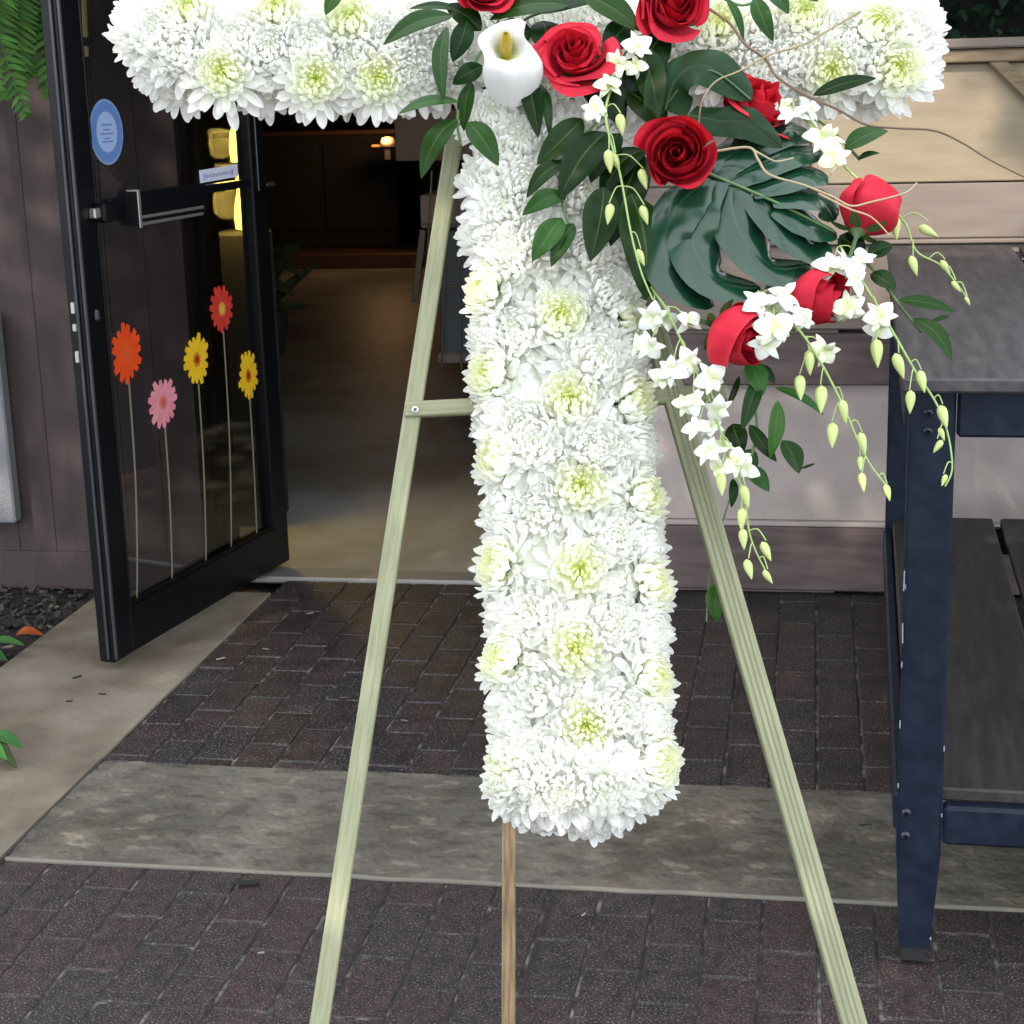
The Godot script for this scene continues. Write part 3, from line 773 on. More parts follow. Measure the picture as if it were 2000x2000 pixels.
func leaf_sheet(s: Sheet, base: Vector3, tip: Vector3, width: float, facing: Vector3, col: Color, arch := 0.1, blunt := 0.85, fold := 0.25, rib := 1.6):
	var a := tip - base
	var L := a.length()
	var y := a / L
	var x := y.cross(facing).normalized()
	var z := x.cross(y)
	var rows := []
	var cols := []
	var sway := R(-0.05, 0.05)
	var tone := col * R(0.75, 1.35) * Color(R(0.85, 1.25), 1.0, R(0.8, 1.1))
	for j in 13:
		var t := j / 12.0
		var w := width * 0.5 * pow(sin(PI * pow(t, blunt)), 0.8) + 0.0006
		var row := PackedVector3Array()
		var cr := PackedColorArray()
		for i in 9:
			var k := [-1.0, -0.7, -0.36, -0.07, 0.0, 0.07, 0.36, 0.7, 1.0][i] as float
			var lift := absf(k) * fold * w - k * k * fold * 0.5 * w + 0.02 * w * cos(k * 11.0)
			row.append(base + y * (t * L) + x * (k * w + sway * L * sin(PI * t)) + z * (arch * L * sin(PI * t) - arch * L * 0.9 * t * t + lift))
			var c := tone * (1.0 + 0.12 * sin(k * 14.0) + 0.05 * sin(t * 40.0 - absf(k) * 9.0))
			if absf(k) < 0.05:
				c = col.lerp(Color(0.16, 0.24, 0.07), clampf((rib - 1.0) * 0.6, 0.0, 1.0) * (1.0 - t * 0.6))
			c.a = 1.0
			cr.append(c)
		rows.append(row)
		cols.append(cr)
	s.grid(rows, cols)

func leaf(parent: Node, base: Vector3, tip: Vector3, width: float, facing: Vector3, col: Color, m: Material, arch := 0.1, blunt := 0.85, fold := 0.25):
	var s := Sheet.new()
	leaf_sheet(s, base, tip, width, facing, col, arch, blunt, fold)
	return part("leaf", s.done(), m, parent)

# ---- chrysanthemum: incurved petals in a spiral, tight and green in the middle
func petal_strip(s: Sheet, base: Vector3, er: Vector3, th0: float, bend: float, L: float, W: float, c0: Color, c1: Color, cup: float, hook := 0.0):
	var ez := Vector3(0, 0, 1)
	var side := ez.cross(er)
	var rows := []
	var cols := []
	var p := base
	var last := 0.0
	for tt in [0.0, 0.2, 0.4, 0.58, 0.74, 0.86, 0.95, 1.0]:
		var t: float = tt
		var th := th0 + bend * t * t + hook * smoothstep(0.6, 1.0, t)
		var d := er * sin(th) + ez * cos(th)
		p += d * (L * (t - last))
		last = t
		var nn := d.cross(side)
		var w: float = W * 0.5 * (0.42 + 0.58 * smoothstep(0.0, 0.65, t)) * (1.0 if t < 0.7 else sqrt(maxf(0.03, 1.0 - pow((t - 0.7) / 0.302, 2.0))))
		var c := c0.lerp(c1, smoothstep(0.0, 0.7, t))
		rows.append(PackedVector3Array([p - side * w + nn * (w * cup), p - side * (w * 0.5) + nn * (w * cup * 0.28), p, p + side * (w * 0.5) + nn * (w * cup * 0.28), p + side * w + nn * (w * cup)]))
		cols.append(PackedColorArray([c, c, c, c, c]))
	s.grid(rows, cols)

func make_mum(seed_: int, plain: bool) -> Node3D:
	rng.seed = seed_
	var root := Node3D.new()
	var outer := Sheet.new()
	var inner := Sheet.new()
	var n := 128
	var loose := R(0.0, 1.0)
	for i in n:
		var t := (i + 0.5) / n
		var phi := i * 2.39996 + R(-0.14, 0.14)
		var er := Vector3(cos(phi), sin(phi), 0)
		var base := er * lerpf(0.001, 0.014, pow(t, 0.7)) + Vector3(0, 0, lerpf(0.016, -0.002, pow(t, 1.2)))
		# the middle petals curl over a tight eye, the next make a rounded bowl, the last lie flat or droop
		var L := lerpf(0.012, 0.06, pow(t, 0.55)) * R(0.9, 1.1)
		var th0 := deg_to_rad(lerpf(48, 100, pow(t, 0.6)) + R(-8, 8))
		var bend := deg_to_rad(lerpf(-95, -62, t) + R(-14, 14))
		var hook := deg_to_rad(R(-60, -20))
		if t > 0.72:
			bend = deg_to_rad(lerpf(-45, -5, (t - 0.72) / 0.28) + R(-18, 18) + 12 * loose)
			hook = deg_to_rad(R(-55, 15))
		var W := lerpf(0.003, 0.0165, pow(t, 0.85)) * R(0.85, 1.12)
		var white := Color(0.95, 0.948, 0.93)
		var c0 := white * Color(0.94, 0.97, 0.86)
		var c1 := white
		if plain:
			c0 = white * Color(0.98, 0.985, 0.95)
			if t < 0.1:
				c1 = Color(0.92, 0.93, 0.84)
		elif t < 0.06:
			c0 = Color(0.5, 0.59, 0.12)
			c1 = Color(0.78, 0.82, 0.34)
		elif t < 0.6:
			var k := (t - 0.06) / 0.54
			c0 = Color(0.76, 0.81, 0.38).lerp(Color(0.9, 0.92, 0.76), pow(k, 0.6))
			c1 = Color(0.88, 0.9, 0.6).lerp(Color(0.95, 0.955, 0.885), pow(k, 0.7))
		c0.a = 1.0
		c1.a = 1.0
		petal_strip(inner if t < 0.6 else outer, base, er, th0, bend, L, W, c0, c1, R(0.35, 0.8), hook)
	var cal := Sheet.new()
	cal.lathe([Vector2(0.004, -0.03), Vector2(0.0045, -0.01), Vector2(0.016, -0.002), Vector2(0.017, 0.004), Vector2(0.004, 0.012)], Transform3D(Basis(Vector3(1, 0, 0), PI / 2), Vector3.ZERO), Color(0.1, 0.17, 0.05))
	for q in [["outer_petals", outer], ["inner_petals", inner]]:
		var o := part(q[0], q[1].done(), M.petal, root)
		o.set_meta("kind", "stuff")
	cal.lathe([Vector2(0.0045, 0.013), Vector2(0.0035, 0.0165), Vector2(0.0, 0.018)], Transform3D(Basis(Vector3(1, 0, 0), PI / 2), Vector3.ZERO), Color(0.8, 0.82, 0.6) if plain else Color(0.4, 0.5, 0.08), 8)
	part("calyx", cal.done(), M.stem, root)
	return root

var mums := []
var plains := []

func mum(at: Vector3, axis: Vector3, plain: bool, size: float, label: String, group: String):
	size *= 1.03
	# at: where the middle of the flower's face is, in the cross's frame
	var list: Array = plains if plain else mums
	var o: Node3D = list[rng.randi() % list.size()].duplicate()
	o.name = numbered("chrysanthemum")
	add_child(o)
	axis = axis.normalized()
	var b := X.basis * aim(axis, R(0, TAU))
	o.transform = Transform3D(b.scaled_local(Vector3.ONE * size), X * (at - axis * 0.03 * size))
	tag(o, label, "flower", group)

func make_cross():
	var c := thing("foam_cross", "pale foam cross hidden under the white chrysanthemums", "flower cross", X)
	part("upright", box_mesh((Vector3(0.0382, 0.5059, -0.03) + Vector3(0.0838, -0.5376, -0.03)) / 2, Vector3(0.155, 0.99, 0.07), 0.02), M.foam, c, Transform3D(Basis(), Vector3.ZERO))
	var up: MeshInstance3D = c.get_child(0)
	var mid := (Vector3(0.0382, 0.5059, -0.03) + Vector3(0.0838, -0.5376, -0.03)) / 2
	up.mesh = box_mesh(Vector3.ZERO, Vector3(0.15, 1.0, 0.07), 0.02)
	up.transform = Transform3D(Basis(Vector3(0, 0, 1), 0.05), mid)
	part("arm_bar", box_mesh(Vector3(0.0232, 0.6335, -0.03), Vector3(1.16, 0.2, 0.07), 0.02), M.foam, c)
	for k in 8:
		mums.append(make_mum(100 + k, false))
		plains.append(make_mum(200 + k, true))
	rng.seed = 55
	var k := 0
	for p in [Vector3(0.0693, 0.1309, 0.045), Vector3(0.0776, 0.007, 0.045), Vector3(0.0947, -0.1181, 0.045), Vector3(0.0921, -0.2365, 0.045), Vector3(0.087, -0.3457, 0.045), Vector3(0.0988, -0.4485, 0.045)]:
		mum(p, Vector3(R(-0.1, 0.1), R(-0.05, 0.15), 1), false, R(1.0, 1.1), "large-hearted white chrysanthemum, %s from the top of the stem's middle column" % ord[k], "chrysanthemums down the middle of the stem")
		k += 1
	k = 0
	for p in [Vector3(-0.0481, 0.1855, 0.008), Vector3(-0.0439, 0.054, 0.008), Vector3(-0.0327, -0.0652, 0.008), Vector3(-0.0308, -0.2182, 0.008), Vector3(-0.0228, -0.3518, 0.008), Vector3(-0.0183, -0.4986, 0.008)]:
		mum(p, Vector3(-0.85, R(-0.05, 0.2), 0.55), false, R(0.95, 1.05), "white chrysanthemum facing the door, %s from the top of the stem's door side" % ord[k], "chrysanthemums down the door side of the stem")
		k += 1
	k = 0
	for p in [Vector3(0.1748, 0.1451, 0), Vector3(0.1841, 0.0188, 0), Vector3(0.197, -0.1241, 0), Vector3(0.2043, -0.2457, 0), Vector3(0.2014, -0.3783, 0), Vector3(0.2072, -0.4896, 0)]:
		mum(p, Vector3(0.85, R(-0.05, 0.2), 0.55), false, R(0.92, 1.02), "white chrysanthemum facing the table, %s from the top of the stem's table side" % ord[k], "chrysanthemums down the table side of the stem")
		k += 1
	k = 0
	for q in [[Vector3(-0, 0.1107, 0.03), -0.4], [Vector3(0.1223, 0.0692, 0.04), 0.3], [Vector3(0.0071, -0.0334, 0.035), -0.3], [Vector3(0.028, -0.0615, 0.05), -0.1], [Vector3(0.1086, -0.06, 0.045), 0.15], [Vector3(0.1373, -0.0687, 0.03), 0.5], [Vector3(0.0279, -0.1559, 0.03), -0.3], [Vector3(0.1495, -0.1847, 0.03), 0.4], [Vector3(0.0206, -0.2919, 0.035), -0.3], [Vector3(0.1438, -0.3093, 0.035), 0.4], [Vector3(0.0271, -0.3989, 0.035), -0.3], [Vector3(0.1522, -0.4261, 0.035), 0.4], [Vector3(0.0334, -0.4913, 0.045), -0.2]]:
		mum(q[0], Vector3(q[1], R(-0.15, 0.2), 1), true, R(0.88, 1.02), "plain white chrysanthemum between the columns of the stem, %s from the top" % ord[k], "plain chrysanthemums filling the stem")
		k += 1
	k = 0
	for q in [[Vector3(-0.0474, 0.1256, -0.01), -0.8, 0.1], [Vector3(-0.0396, -0.0006, -0.01), -0.8, 0.0], [Vector3(-0.0249, -0.1378, -0.012), -0.8, 0.1], [Vector3(-0.021, -0.2829, -0.01), -0.8, 0.0], [Vector3(-0.0172, -0.4233, -0.01), -0.8, 0.0]]:
		mum(q[0], Vector3(q[1], q[2], 0.5), true, R(0.85, 0.98), "plain white chrysanthemum tucked along the stem's door side, %s from the top" % ord[k], "plain chrysanthemums down the door side")
		k += 1
	k = 0
	for q in [[Vector3(0.1781, 0.087, -0.01), 0.8, 0.1], [Vector3(0.19, -0.0494, -0.01), 0.8, 0.0], [Vector3(0.1981, -0.1853, -0.012), 0.8, 0.1], [Vector3(0.2023, -0.3113, -0.01), 0.8, 0.0], [Vector3(0.2032, -0.4337, -0.01), 0.8, 0.0]]:
		mum(q[0], Vector3(q[1], q[2], 0.5), true, R(0.85, 0.98), "plain white chrysanthemum tucked along the stem's table side, %s from the top" % ord[k], "plain chrysanthemums down the table side")
		k += 1
	k = 0
	for q in [[Vector3(0.0067, -0.5387, 0.02), -0.35, -0.55], [Vector3(0.0632, -0.5344, 0.045), 0.0, -0.35], [Vector3(0.1198, -0.5377, 0.045), 0.1, -0.45], [Vector3(0.1723, -0.5345, 0.01), 0.5, -0.5], [Vector3(0.0408, -0.5596, -0.01), -0.1, -0.9], [Vector3(0.1087, -0.5643, -0.01), 0.1, -0.9]]:
		mum(q[0], Vector3(q[1], q[2], 0.8), true, R(0.86, 0.98), "plain white chrysanthemum at the foot of the cross, %s counted from the door side" % ord[k], "plain chrysanthemums at the foot of the cross")
		k += 1
	k = 0
	for q in [[Vector3(-0.0297, 0.448, 0.025), -0.2, 0.2], [Vector3(0.0074, 0.3958, 0.04), 0.1, 0.1], [Vector3(-0.0406, 0.3573, 0.02), -0.5, 0.1], [Vector3(0.0255, 0.3295, 0.045), 0.2, 0.0], [Vector3(-0.0109, 0.2963, 0.04), -0.1, 0.0], [Vector3(-0.0478, 0.2742, 0.01), -0.7, 0.0], [Vector3(0.0434, 0.251, 0.045), 0.1, 0.1], [Vector3(-0.0036, 0.222, 0.04), -0.2, 0.1], [Vector3(0.1085, 0.2298, 0.04), 0.2, 0.1], [Vector3(0.1443, 0.172, 0.03), 0.4, 0.1], [Vector3(0.0811, 0.4063, 0.035), 0.2, 0.1], [Vector3(0.1099, 0.3207, 0.03), 0.2, 0.1], [Vector3(0.0447, 0.4904, 0.03), 0.0, 0.1], [Vector3(0.1694, 0.2548, 0), 0.7, 0.1], [Vector3(0.1415, 0.4465, 0.02), 0.2, 0.1], [Vector3(0.053, 0.6126, 0.02), 0.0, 0.1], [Vector3(0.1363, 0.6168, 0.02), 0.0, 0.1], [Vector3(-0.0151, 0.6168, 0.02), 0.0, 0.1]]:
		mum(q[0], Vector3(q[1], q[2], 1), true, R(0.84, 0.95), "plain white chrysanthemum on the upper stem under the leaves, %s from the top" % ord[k], "plain chrysanthemums on the upper stem")
		k += 1
	k = 0
	for q in [[Vector3(-0.4793, 0.6134, 0.04), -0.1, 0.1], [Vector3(-0.4229, 0.5046, 0.04), -0.05, -0.2], [Vector3(-0.3487, 0.6159, 0.04), 0.0, 0.1], [Vector3(-0.2857, 0.4959, 0.035), 0.1, -0.3], [Vector3(-0.2387, 0.592, 0.045), 0.0, 0.0], [Vector3(-0.195, 0.4983, 0.035), 0.0, -0.25]]:
		mum(q[0], Vector3(q[1], q[2], 1), false, R(0.98, 1.1), "yellow-hearted white chrysanthemum, %s from the tip of the arm above the door" % ord[k], "yellow-hearted chrysanthemums on the arm above the door")
		k += 1
	k = 0
	for q in [[Vector3(-0.5775, 0.6159, 0), -0.75, 0.1], [Vector3(-0.5436, 0.5525, 0), -0.6, -0.35], [Vector3(-0.5083, 0.5203, -0.01), -0.35, -0.7], [Vector3(-0.526, 0.5774, 0.03), -0.35, 0.0], [Vector3(-0.4899, 0.5495, 0.035), -0.2, -0.1], [Vector3(-0.4122, 0.5703, 0.035), 0.0, 0.0], [Vector3(-0.3648, 0.5094, 0.01), 0.1, -0.6], [Vector3(-0.3553, 0.5495, 0.035), 0.1, -0.1], [Vector3(-0.2957, 0.5578, 0.035), 0.1, 0.0], [Vector3(-0.2357, 0.5357, 0.03), -0.1, -0.2], [Vector3(-0.176, 0.562, 0.035), 0.0, 0.0], [Vector3(-0.1422, 0.5137, 0.025), 0.2, -0.3], [Vector3(-0.1507, 0.6067, 0.03), 0.0, 0.1], [Vector3(-0.0979, 0.5622, 0.02), 0.0, 0.0], [Vector3(-0.0944, 0.5148, 0), 0.1, -0.6], [Vector3(-0.2468, 0.5104, -0.015), 0.0, -0.9]]:
		mum(q[0], Vector3(q[1], q[2], 0.85), true, R(0.88, 1.0), "plain white chrysanthemum on the arm above the door, %s from its tip" % ord[k], "plain chrysanthemums on the arm above the door")
		k += 1
	k = 0
	for q in [[Vector3(0.5673, 0.5156, 0.035), 0.15, -0.25], [Vector3(0.5399, 0.5862, 0.045), 0.1, 0.05], [Vector3(0.4671, 0.509, 0.035), -0.05, -0.3], [Vector3(0.4307, 0.602, 0.045), 0.0, 0.05], [Vector3(0.3059, 0.5862, 0.045), 0.0, 0.1]]:
		mum(q[0], Vector3(q[1], q[2], 1), false, R(0.98, 1.08), "yellow-hearted white chrysanthemum, %s from the tip of the arm above the table" % ord[k], "yellow-hearted chrysanthemums on the arm above the table")
		k += 1
	k = 0
	for q in [[Vector3(0.6273, 0.6201, 0), 0.75, 0.1], [Vector3(0.6131, 0.5609, 0), 0.6, -0.25], [Vector3(0.5944, 0.5899, 0.03), 0.3, 0.0], [Vector3(0.5231, 0.5065, 0), 0.0, -0.6], [Vector3(0.5196, 0.5454, 0.035), 0.0, -0.1], [Vector3(0.4874, 0.5745, 0.035), 0.0, 0.0], [Vector3(0.4216, 0.4997, 0.005), -0.1, -0.5], [Vector3(0.4148, 0.5412, 0.035), 0.0, -0.1], [Vector3(0.3679, 0.587, 0.035), 0.0, 0.0], [Vector3(0.3663, 0.5233, 0.03), -0.1, -0.2], [Vector3(0.3143, 0.5357, 0.03), 0.0, -0.1], [Vector3(0.2601, 0.5706, 0.02), 0.0, 0.0], [Vector3(0.2495, 0.5232, 0), 0.0, -0.5], [Vector3(0.1902, 0.5904, 0), 0.0, 0.0], [Vector3(0.3639, 0.4937, -0.015), 0.0, -0.7]]:
		mum(q[0], Vector3(q[1], q[2], 0.85), true, R(0.88, 1.0), "plain white chrysanthemum on the arm above the table, %s from its tip" % ord[k], "plain chrysanthemums on the arm above the table")
		k += 1
	for o in mums + plains:
		o.free()

# ---- rose: petals wrapped in a spiral, each its own sheet
func rose(at: Vector3, axis: Vector3, size: float, open: float, spin: float, label: String):
	axis = axis.normalized()
	var o := thing("rose", label, "rose", Transform3D(X.basis * aim(axis, spin), X * at), "red roses in the spray")
	var n := int(lerpf(8, 22, open))
	var phi := 0.0
	for i in n:
		var t := float(i) / (n - 1)
		var rad := size * lerpf(0.07, lerpf(0.84, 0.74, open), pow(t, 0.9))
		var H := size * lerpf(lerpf(1.5, 1.12, open), lerpf(1.4, 0.66, open), pow(t, 1.2)) * (1.0 + R(-0.06, 0.06))
		var span := lerpf(1.9, lerpf(1.5, 1.2, open), pow(t, 0.6)) * R(0.9, 1.1)
		var lip := size * lerpf(0.02, lerpf(0.09, 0.26, open), t) * R(0.5, 1.4)
		var close := lerpf(lerpf(0.6, 0.4, open), lerpf(0.3, -0.1, open), t)
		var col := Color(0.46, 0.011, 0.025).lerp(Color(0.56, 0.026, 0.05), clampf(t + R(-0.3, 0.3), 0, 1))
		var rows := []
		var cols := []
		var wave := R(0, TAU)
		var tip := R(0.03, 0.12) * lerpf(0.25, 1.0, open)
		var drift := R(0.08, 0.3)
		var skew := R(-0.1, 0.1)
		for j in 16:
			var v := j / 15.0
			var row := PackedVector3Array()
			var cr := PackedColorArray()
			for k in 17:
				var u := k / 8.0 - 1.0
				var top := 1.0 - lerpf(0.1, 0.24, open) * pow(absf(u - skew), 2.4) + tip * maxf(0.0, 1.0 - absf(u - skew) * 2.2)
				var h := H * v * top
				# narrow foot, full belly, mouth drawn in or rolled out
				var prof := pow(sin(minf(v * 2.2 + 0.06, PI * 0.5)), 0.7) * (1.0 - close * smoothstep(0.42, 1.0, v))
				var r := rad * prof * (1.0 + drift * u) + 0.0015
				var roll := smoothstep(0.6, 1.0, v)
				r += lip * roll * (1.0 + 0.5 * sin(u * 3.0 + wave)) + 0.03 * size * sin(u * 7.0 + wave * 2.0) * roll * t
				h -= lip * 1.1 * roll * roll * (0.7 + 0.3 * cos(u * 2.0)) + 0.025 * size * sin(u * 6.0 + wave) * v * v
				var a := phi + u * span
				row.append(Vector3(cos(a) * r, sin(a) * r, h - size * 0.6))
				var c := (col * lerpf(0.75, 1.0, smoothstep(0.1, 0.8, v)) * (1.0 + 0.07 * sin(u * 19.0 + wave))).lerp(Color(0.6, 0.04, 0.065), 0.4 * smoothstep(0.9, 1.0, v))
				c.a = 1.0
				cr.append(c)
			rows.append(row)
			cols.append(cr)
		var s := Sheet.new()
		s.grid(rows, cols)
		var lean := Basis.from_euler(Vector3(R(-0.1, 0.1), R(-0.1, 0.1), 0) * (0.3 + t))
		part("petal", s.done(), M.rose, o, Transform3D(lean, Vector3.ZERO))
		phi += 2.3 + R(-0.4, 0.4)
	var cal := Sheet.new()
	var zt := Transform3D(Basis(Vector3(1, 0, 0), PI / 2), Vector3(0, 0, 0))
	cal.lathe([Vector2(0.003, -size * 1.5), Vector2(0.003, -size * 0.75), Vector2(size * 0.2, -size * 0.6), Vector2(size * 0.22, -size * 0.45), Vector2(0.0, -size * 0.4)], zt, Color(0.05, 0.1, 0.03))
	part("stem", cal.done(), M.stem, o)
	for k in 5:
		var a := TAU * k / 5
		var s := Sheet.new()
		leaf_sheet(s, Vector3(cos(a), sin(a), 0) * size * 0.15 + Vector3(0, 0, -size * 0.55), Vector3(cos(a), sin(a), 0) * size * 0.75 + Vector3(0, 0, -size * R(0.2, 0.6)), size * 0.28, Vector3(cos(a), sin(a), -1), Color(0.045, 0.1, 0.028), 0.05)
		part("sepal", s.done(), M.dull_leaf, o)

func make_roses():
	rng.seed = 61
	rose(Vector3(0.0886, 0.5007, 0.1), Vector3(-0.12, 0.12, 1), 0.058, 1.0, 0.4, "wide open red rose beside the white calla lily")
	rose(Vector3(0.2279, 0.3212, 0.14), Vector3(-0.2, -0.34, 1), 0.06, 0.52, 1.1, "half open red rose above the large split monstera leaf")
	rose(Vector3(0.3488, 0.4232, 0.088), Vector3(0.5, 0.35, 0.75), 0.06, 0.8, 2.0, "red rose seen from the side behind the dark folded leaf")
	rose(Vector3(0.4871, 0.2559, 0.1), Vector3(0.3, 0.9, 0.02), 0.056, 0.1, 0.3, "closed red rose bud out by the tip of the monstera leaf")
	rose(Vector3(0.3043, 0.0757, 0.1), Vector3(0.62, -0.5, 0.6), 0.058, 0.12, 2.9, "red rose bud hanging below the monstera leaf with white orchids over it")
	rose(Vector3(0.4169, 0.1404, 0.075), Vector3(0.7, -0.35, 0.5), 0.052, 0.1, 2.6, "red rose bud tucked between the white orchid blossoms under the leaf tip")
	rose(Vector3(0.2341, 0.5841, 0.085), Vector3(0.1, -0.1, 1), 0.058, 0.8, 0.9, "red rose above the dark folded leaf, cut by the top of the picture")
	rose(Vector3(-0.0406, 0.6089, 0.085), Vector3(-0.1, -0.2, 1), 0.045, 0.7, 0.1, "small red rose over the calla lily, mostly out of the picture")

func make_calla():
	var o := thing("calla_lily", "white calla lily with a golden spadix beside the open red rose", "calla lily", Transform3D(X.basis, X * Vector3(-0.0015, 0.4926, 0.1)))
	var p0 := Vector3(0.0022, 0.4823, 0.06) - Vector3(-0.0015, 0.4926, 0.1)
	# funnel: the throat at the top, a long front lip that falls to a point, two rolled lobes
	var throat := Vector3(-0.0087, 0.5051, 0.115) - Vector3(-0.0015, 0.4926, 0.1)
	var rows := []
	var cols := []
	var rim := [Vector3(0.0194, 0.5296, 0.128), Vector3(0.0087, 0.5419, 0.118), Vector3(-0.0181, 0.5355, 0.118), Vector3(-0.0411, 0.5198, 0.12), Vector3(-0.0482, 0.5027, 0.122), Vector3(-0.0395, 0.4831, 0.12), Vector3(-0.0411, 0.4631, 0.11), Vector3(-0.0289, 0.4431, 0.1), Vector3(0.0029, 0.4288, 0.1), Vector3(0.0332, 0.4486, 0.1), Vector3(0.0441, 0.4754, 0.105), Vector3(0.0289, 0.5015, 0.11), Vector3(0.0173, 0.5146, 0.118), Vector3(0.0194, 0.5296, 0.128)]
	for i in rim.size():
		rim[i] = rim[i] - Vector3(-0.0015, 0.4926, 0.1)
	var loop := smooth(rim, 5)
	for j in 19:
		var v := j / 18.0
		var row := PackedVector3Array()
		var cr := PackedColorArray()
		for i in loop.size():
			var a := TAU * i / (loop.size() - 1)
			var q: Vector3 = loop[i]
			var away := Vector3(q.x - throat.x, q.y - throat.y, 0).normalized()
			var inner_p := throat + away * 0.01 + Vector3(0, 0, -0.028)
			var front := clampf((throat.y - q.y) / 0.07, 0.0, 1.0)
			front = front * front * (3.0 - 2.0 * front)
			var bulge := Vector3(0, 0, 0.03 * sin(PI * pow(v, 0.8)) * (0.25 + 0.75 * front * front) - 0.03 * front * front * pow(v, 3.0))
			row.append(inner_p.lerp(q, pow(v, 0.8)) + bulge)
			cr.append(Color(0.5, 0.5, 0.2).lerp(Color(0.64, 0.65, 0.625), smoothstep(0.0, 0.3, v)) * (1.0 + 0.02 * sin(a * 23.0)))
		rows.append(row)
		cols.append(cr)
	var s := Sheet.new()
	s.grid(rows, cols)
	part("spathe", s.done(), M.calla, o)
	s = Sheet.new()
	s.lathe([Vector2(0.0, 0.022), Vector2(0.005, 0.019), Vector2(0.0085, 0.008), Vector2(0.009, -0.01), Vector2(0.006, -0.035)], Transform3D(Basis(Vector3(1, 0, 0), PI / 2 - 0.2), throat), Color.WHITE, 14)
	part("spadix", s.done(), M.spadix, o)
	s = Sheet.new()
	s.tube(smooth([throat + Vector3(0, 0, -0.02), p0 + Vector3(0, 0, -0.02), p0 + Vector3(0.0, -0.02, -0.06)]), [0.008, 0.008, 0.009, 0.009, 0.009, 0.009, 0.009, 0.009, 0.009, 0.009, 0.008, 0.008, 0.008], Color(0.3, 0.4, 0.15))
	part("stem", s.done(), M.stem, o)

# ---- leafy branches: [base, tip, width, shade, tilt]
func branch(called: String, label: String, stem: Array, leaves: Array, m: Material, facing := Vector3(0, 0, 1), category := "foliage", r := 0.0022):
	var o0: Vector3 = stem[0]
	var o := thing(called, label, category, Transform3D(X.basis, X * o0), "leafy branches in the spray")
	var pts := []
	for p in stem:
		pts.append(p - o0)
	var s := Sheet.new()
	s.tube(smooth(pts, 5), r, Color(0.07, 0.13, 0.035))
	part("stem", s.done(), M.stem, o)
	for l in leaves:
		var base: Vector3 = l[0] - o0
		var tip: Vector3 = l[1] - o0
		var f: Vector3 = (facing + Vector3(R(-0.35, 0.35), R(-0.1, 0.5), 0) + (l[4] if l.size() > 4 else Vector3.ZERO)).normalized()
		var shade: float = l[3]
		var col := Color(0.005, 0.018, 0.004).lerp(Color(0.028, 0.084, 0.017), shade)
		var s2 := Sheet.new()
		leaf_sheet(s2, base, tip, l[2], f, col, R(0.06, 0.14), 0.85, R(0.15, 0.4))
		part("leaf", s2.done(), m, o)
	return o

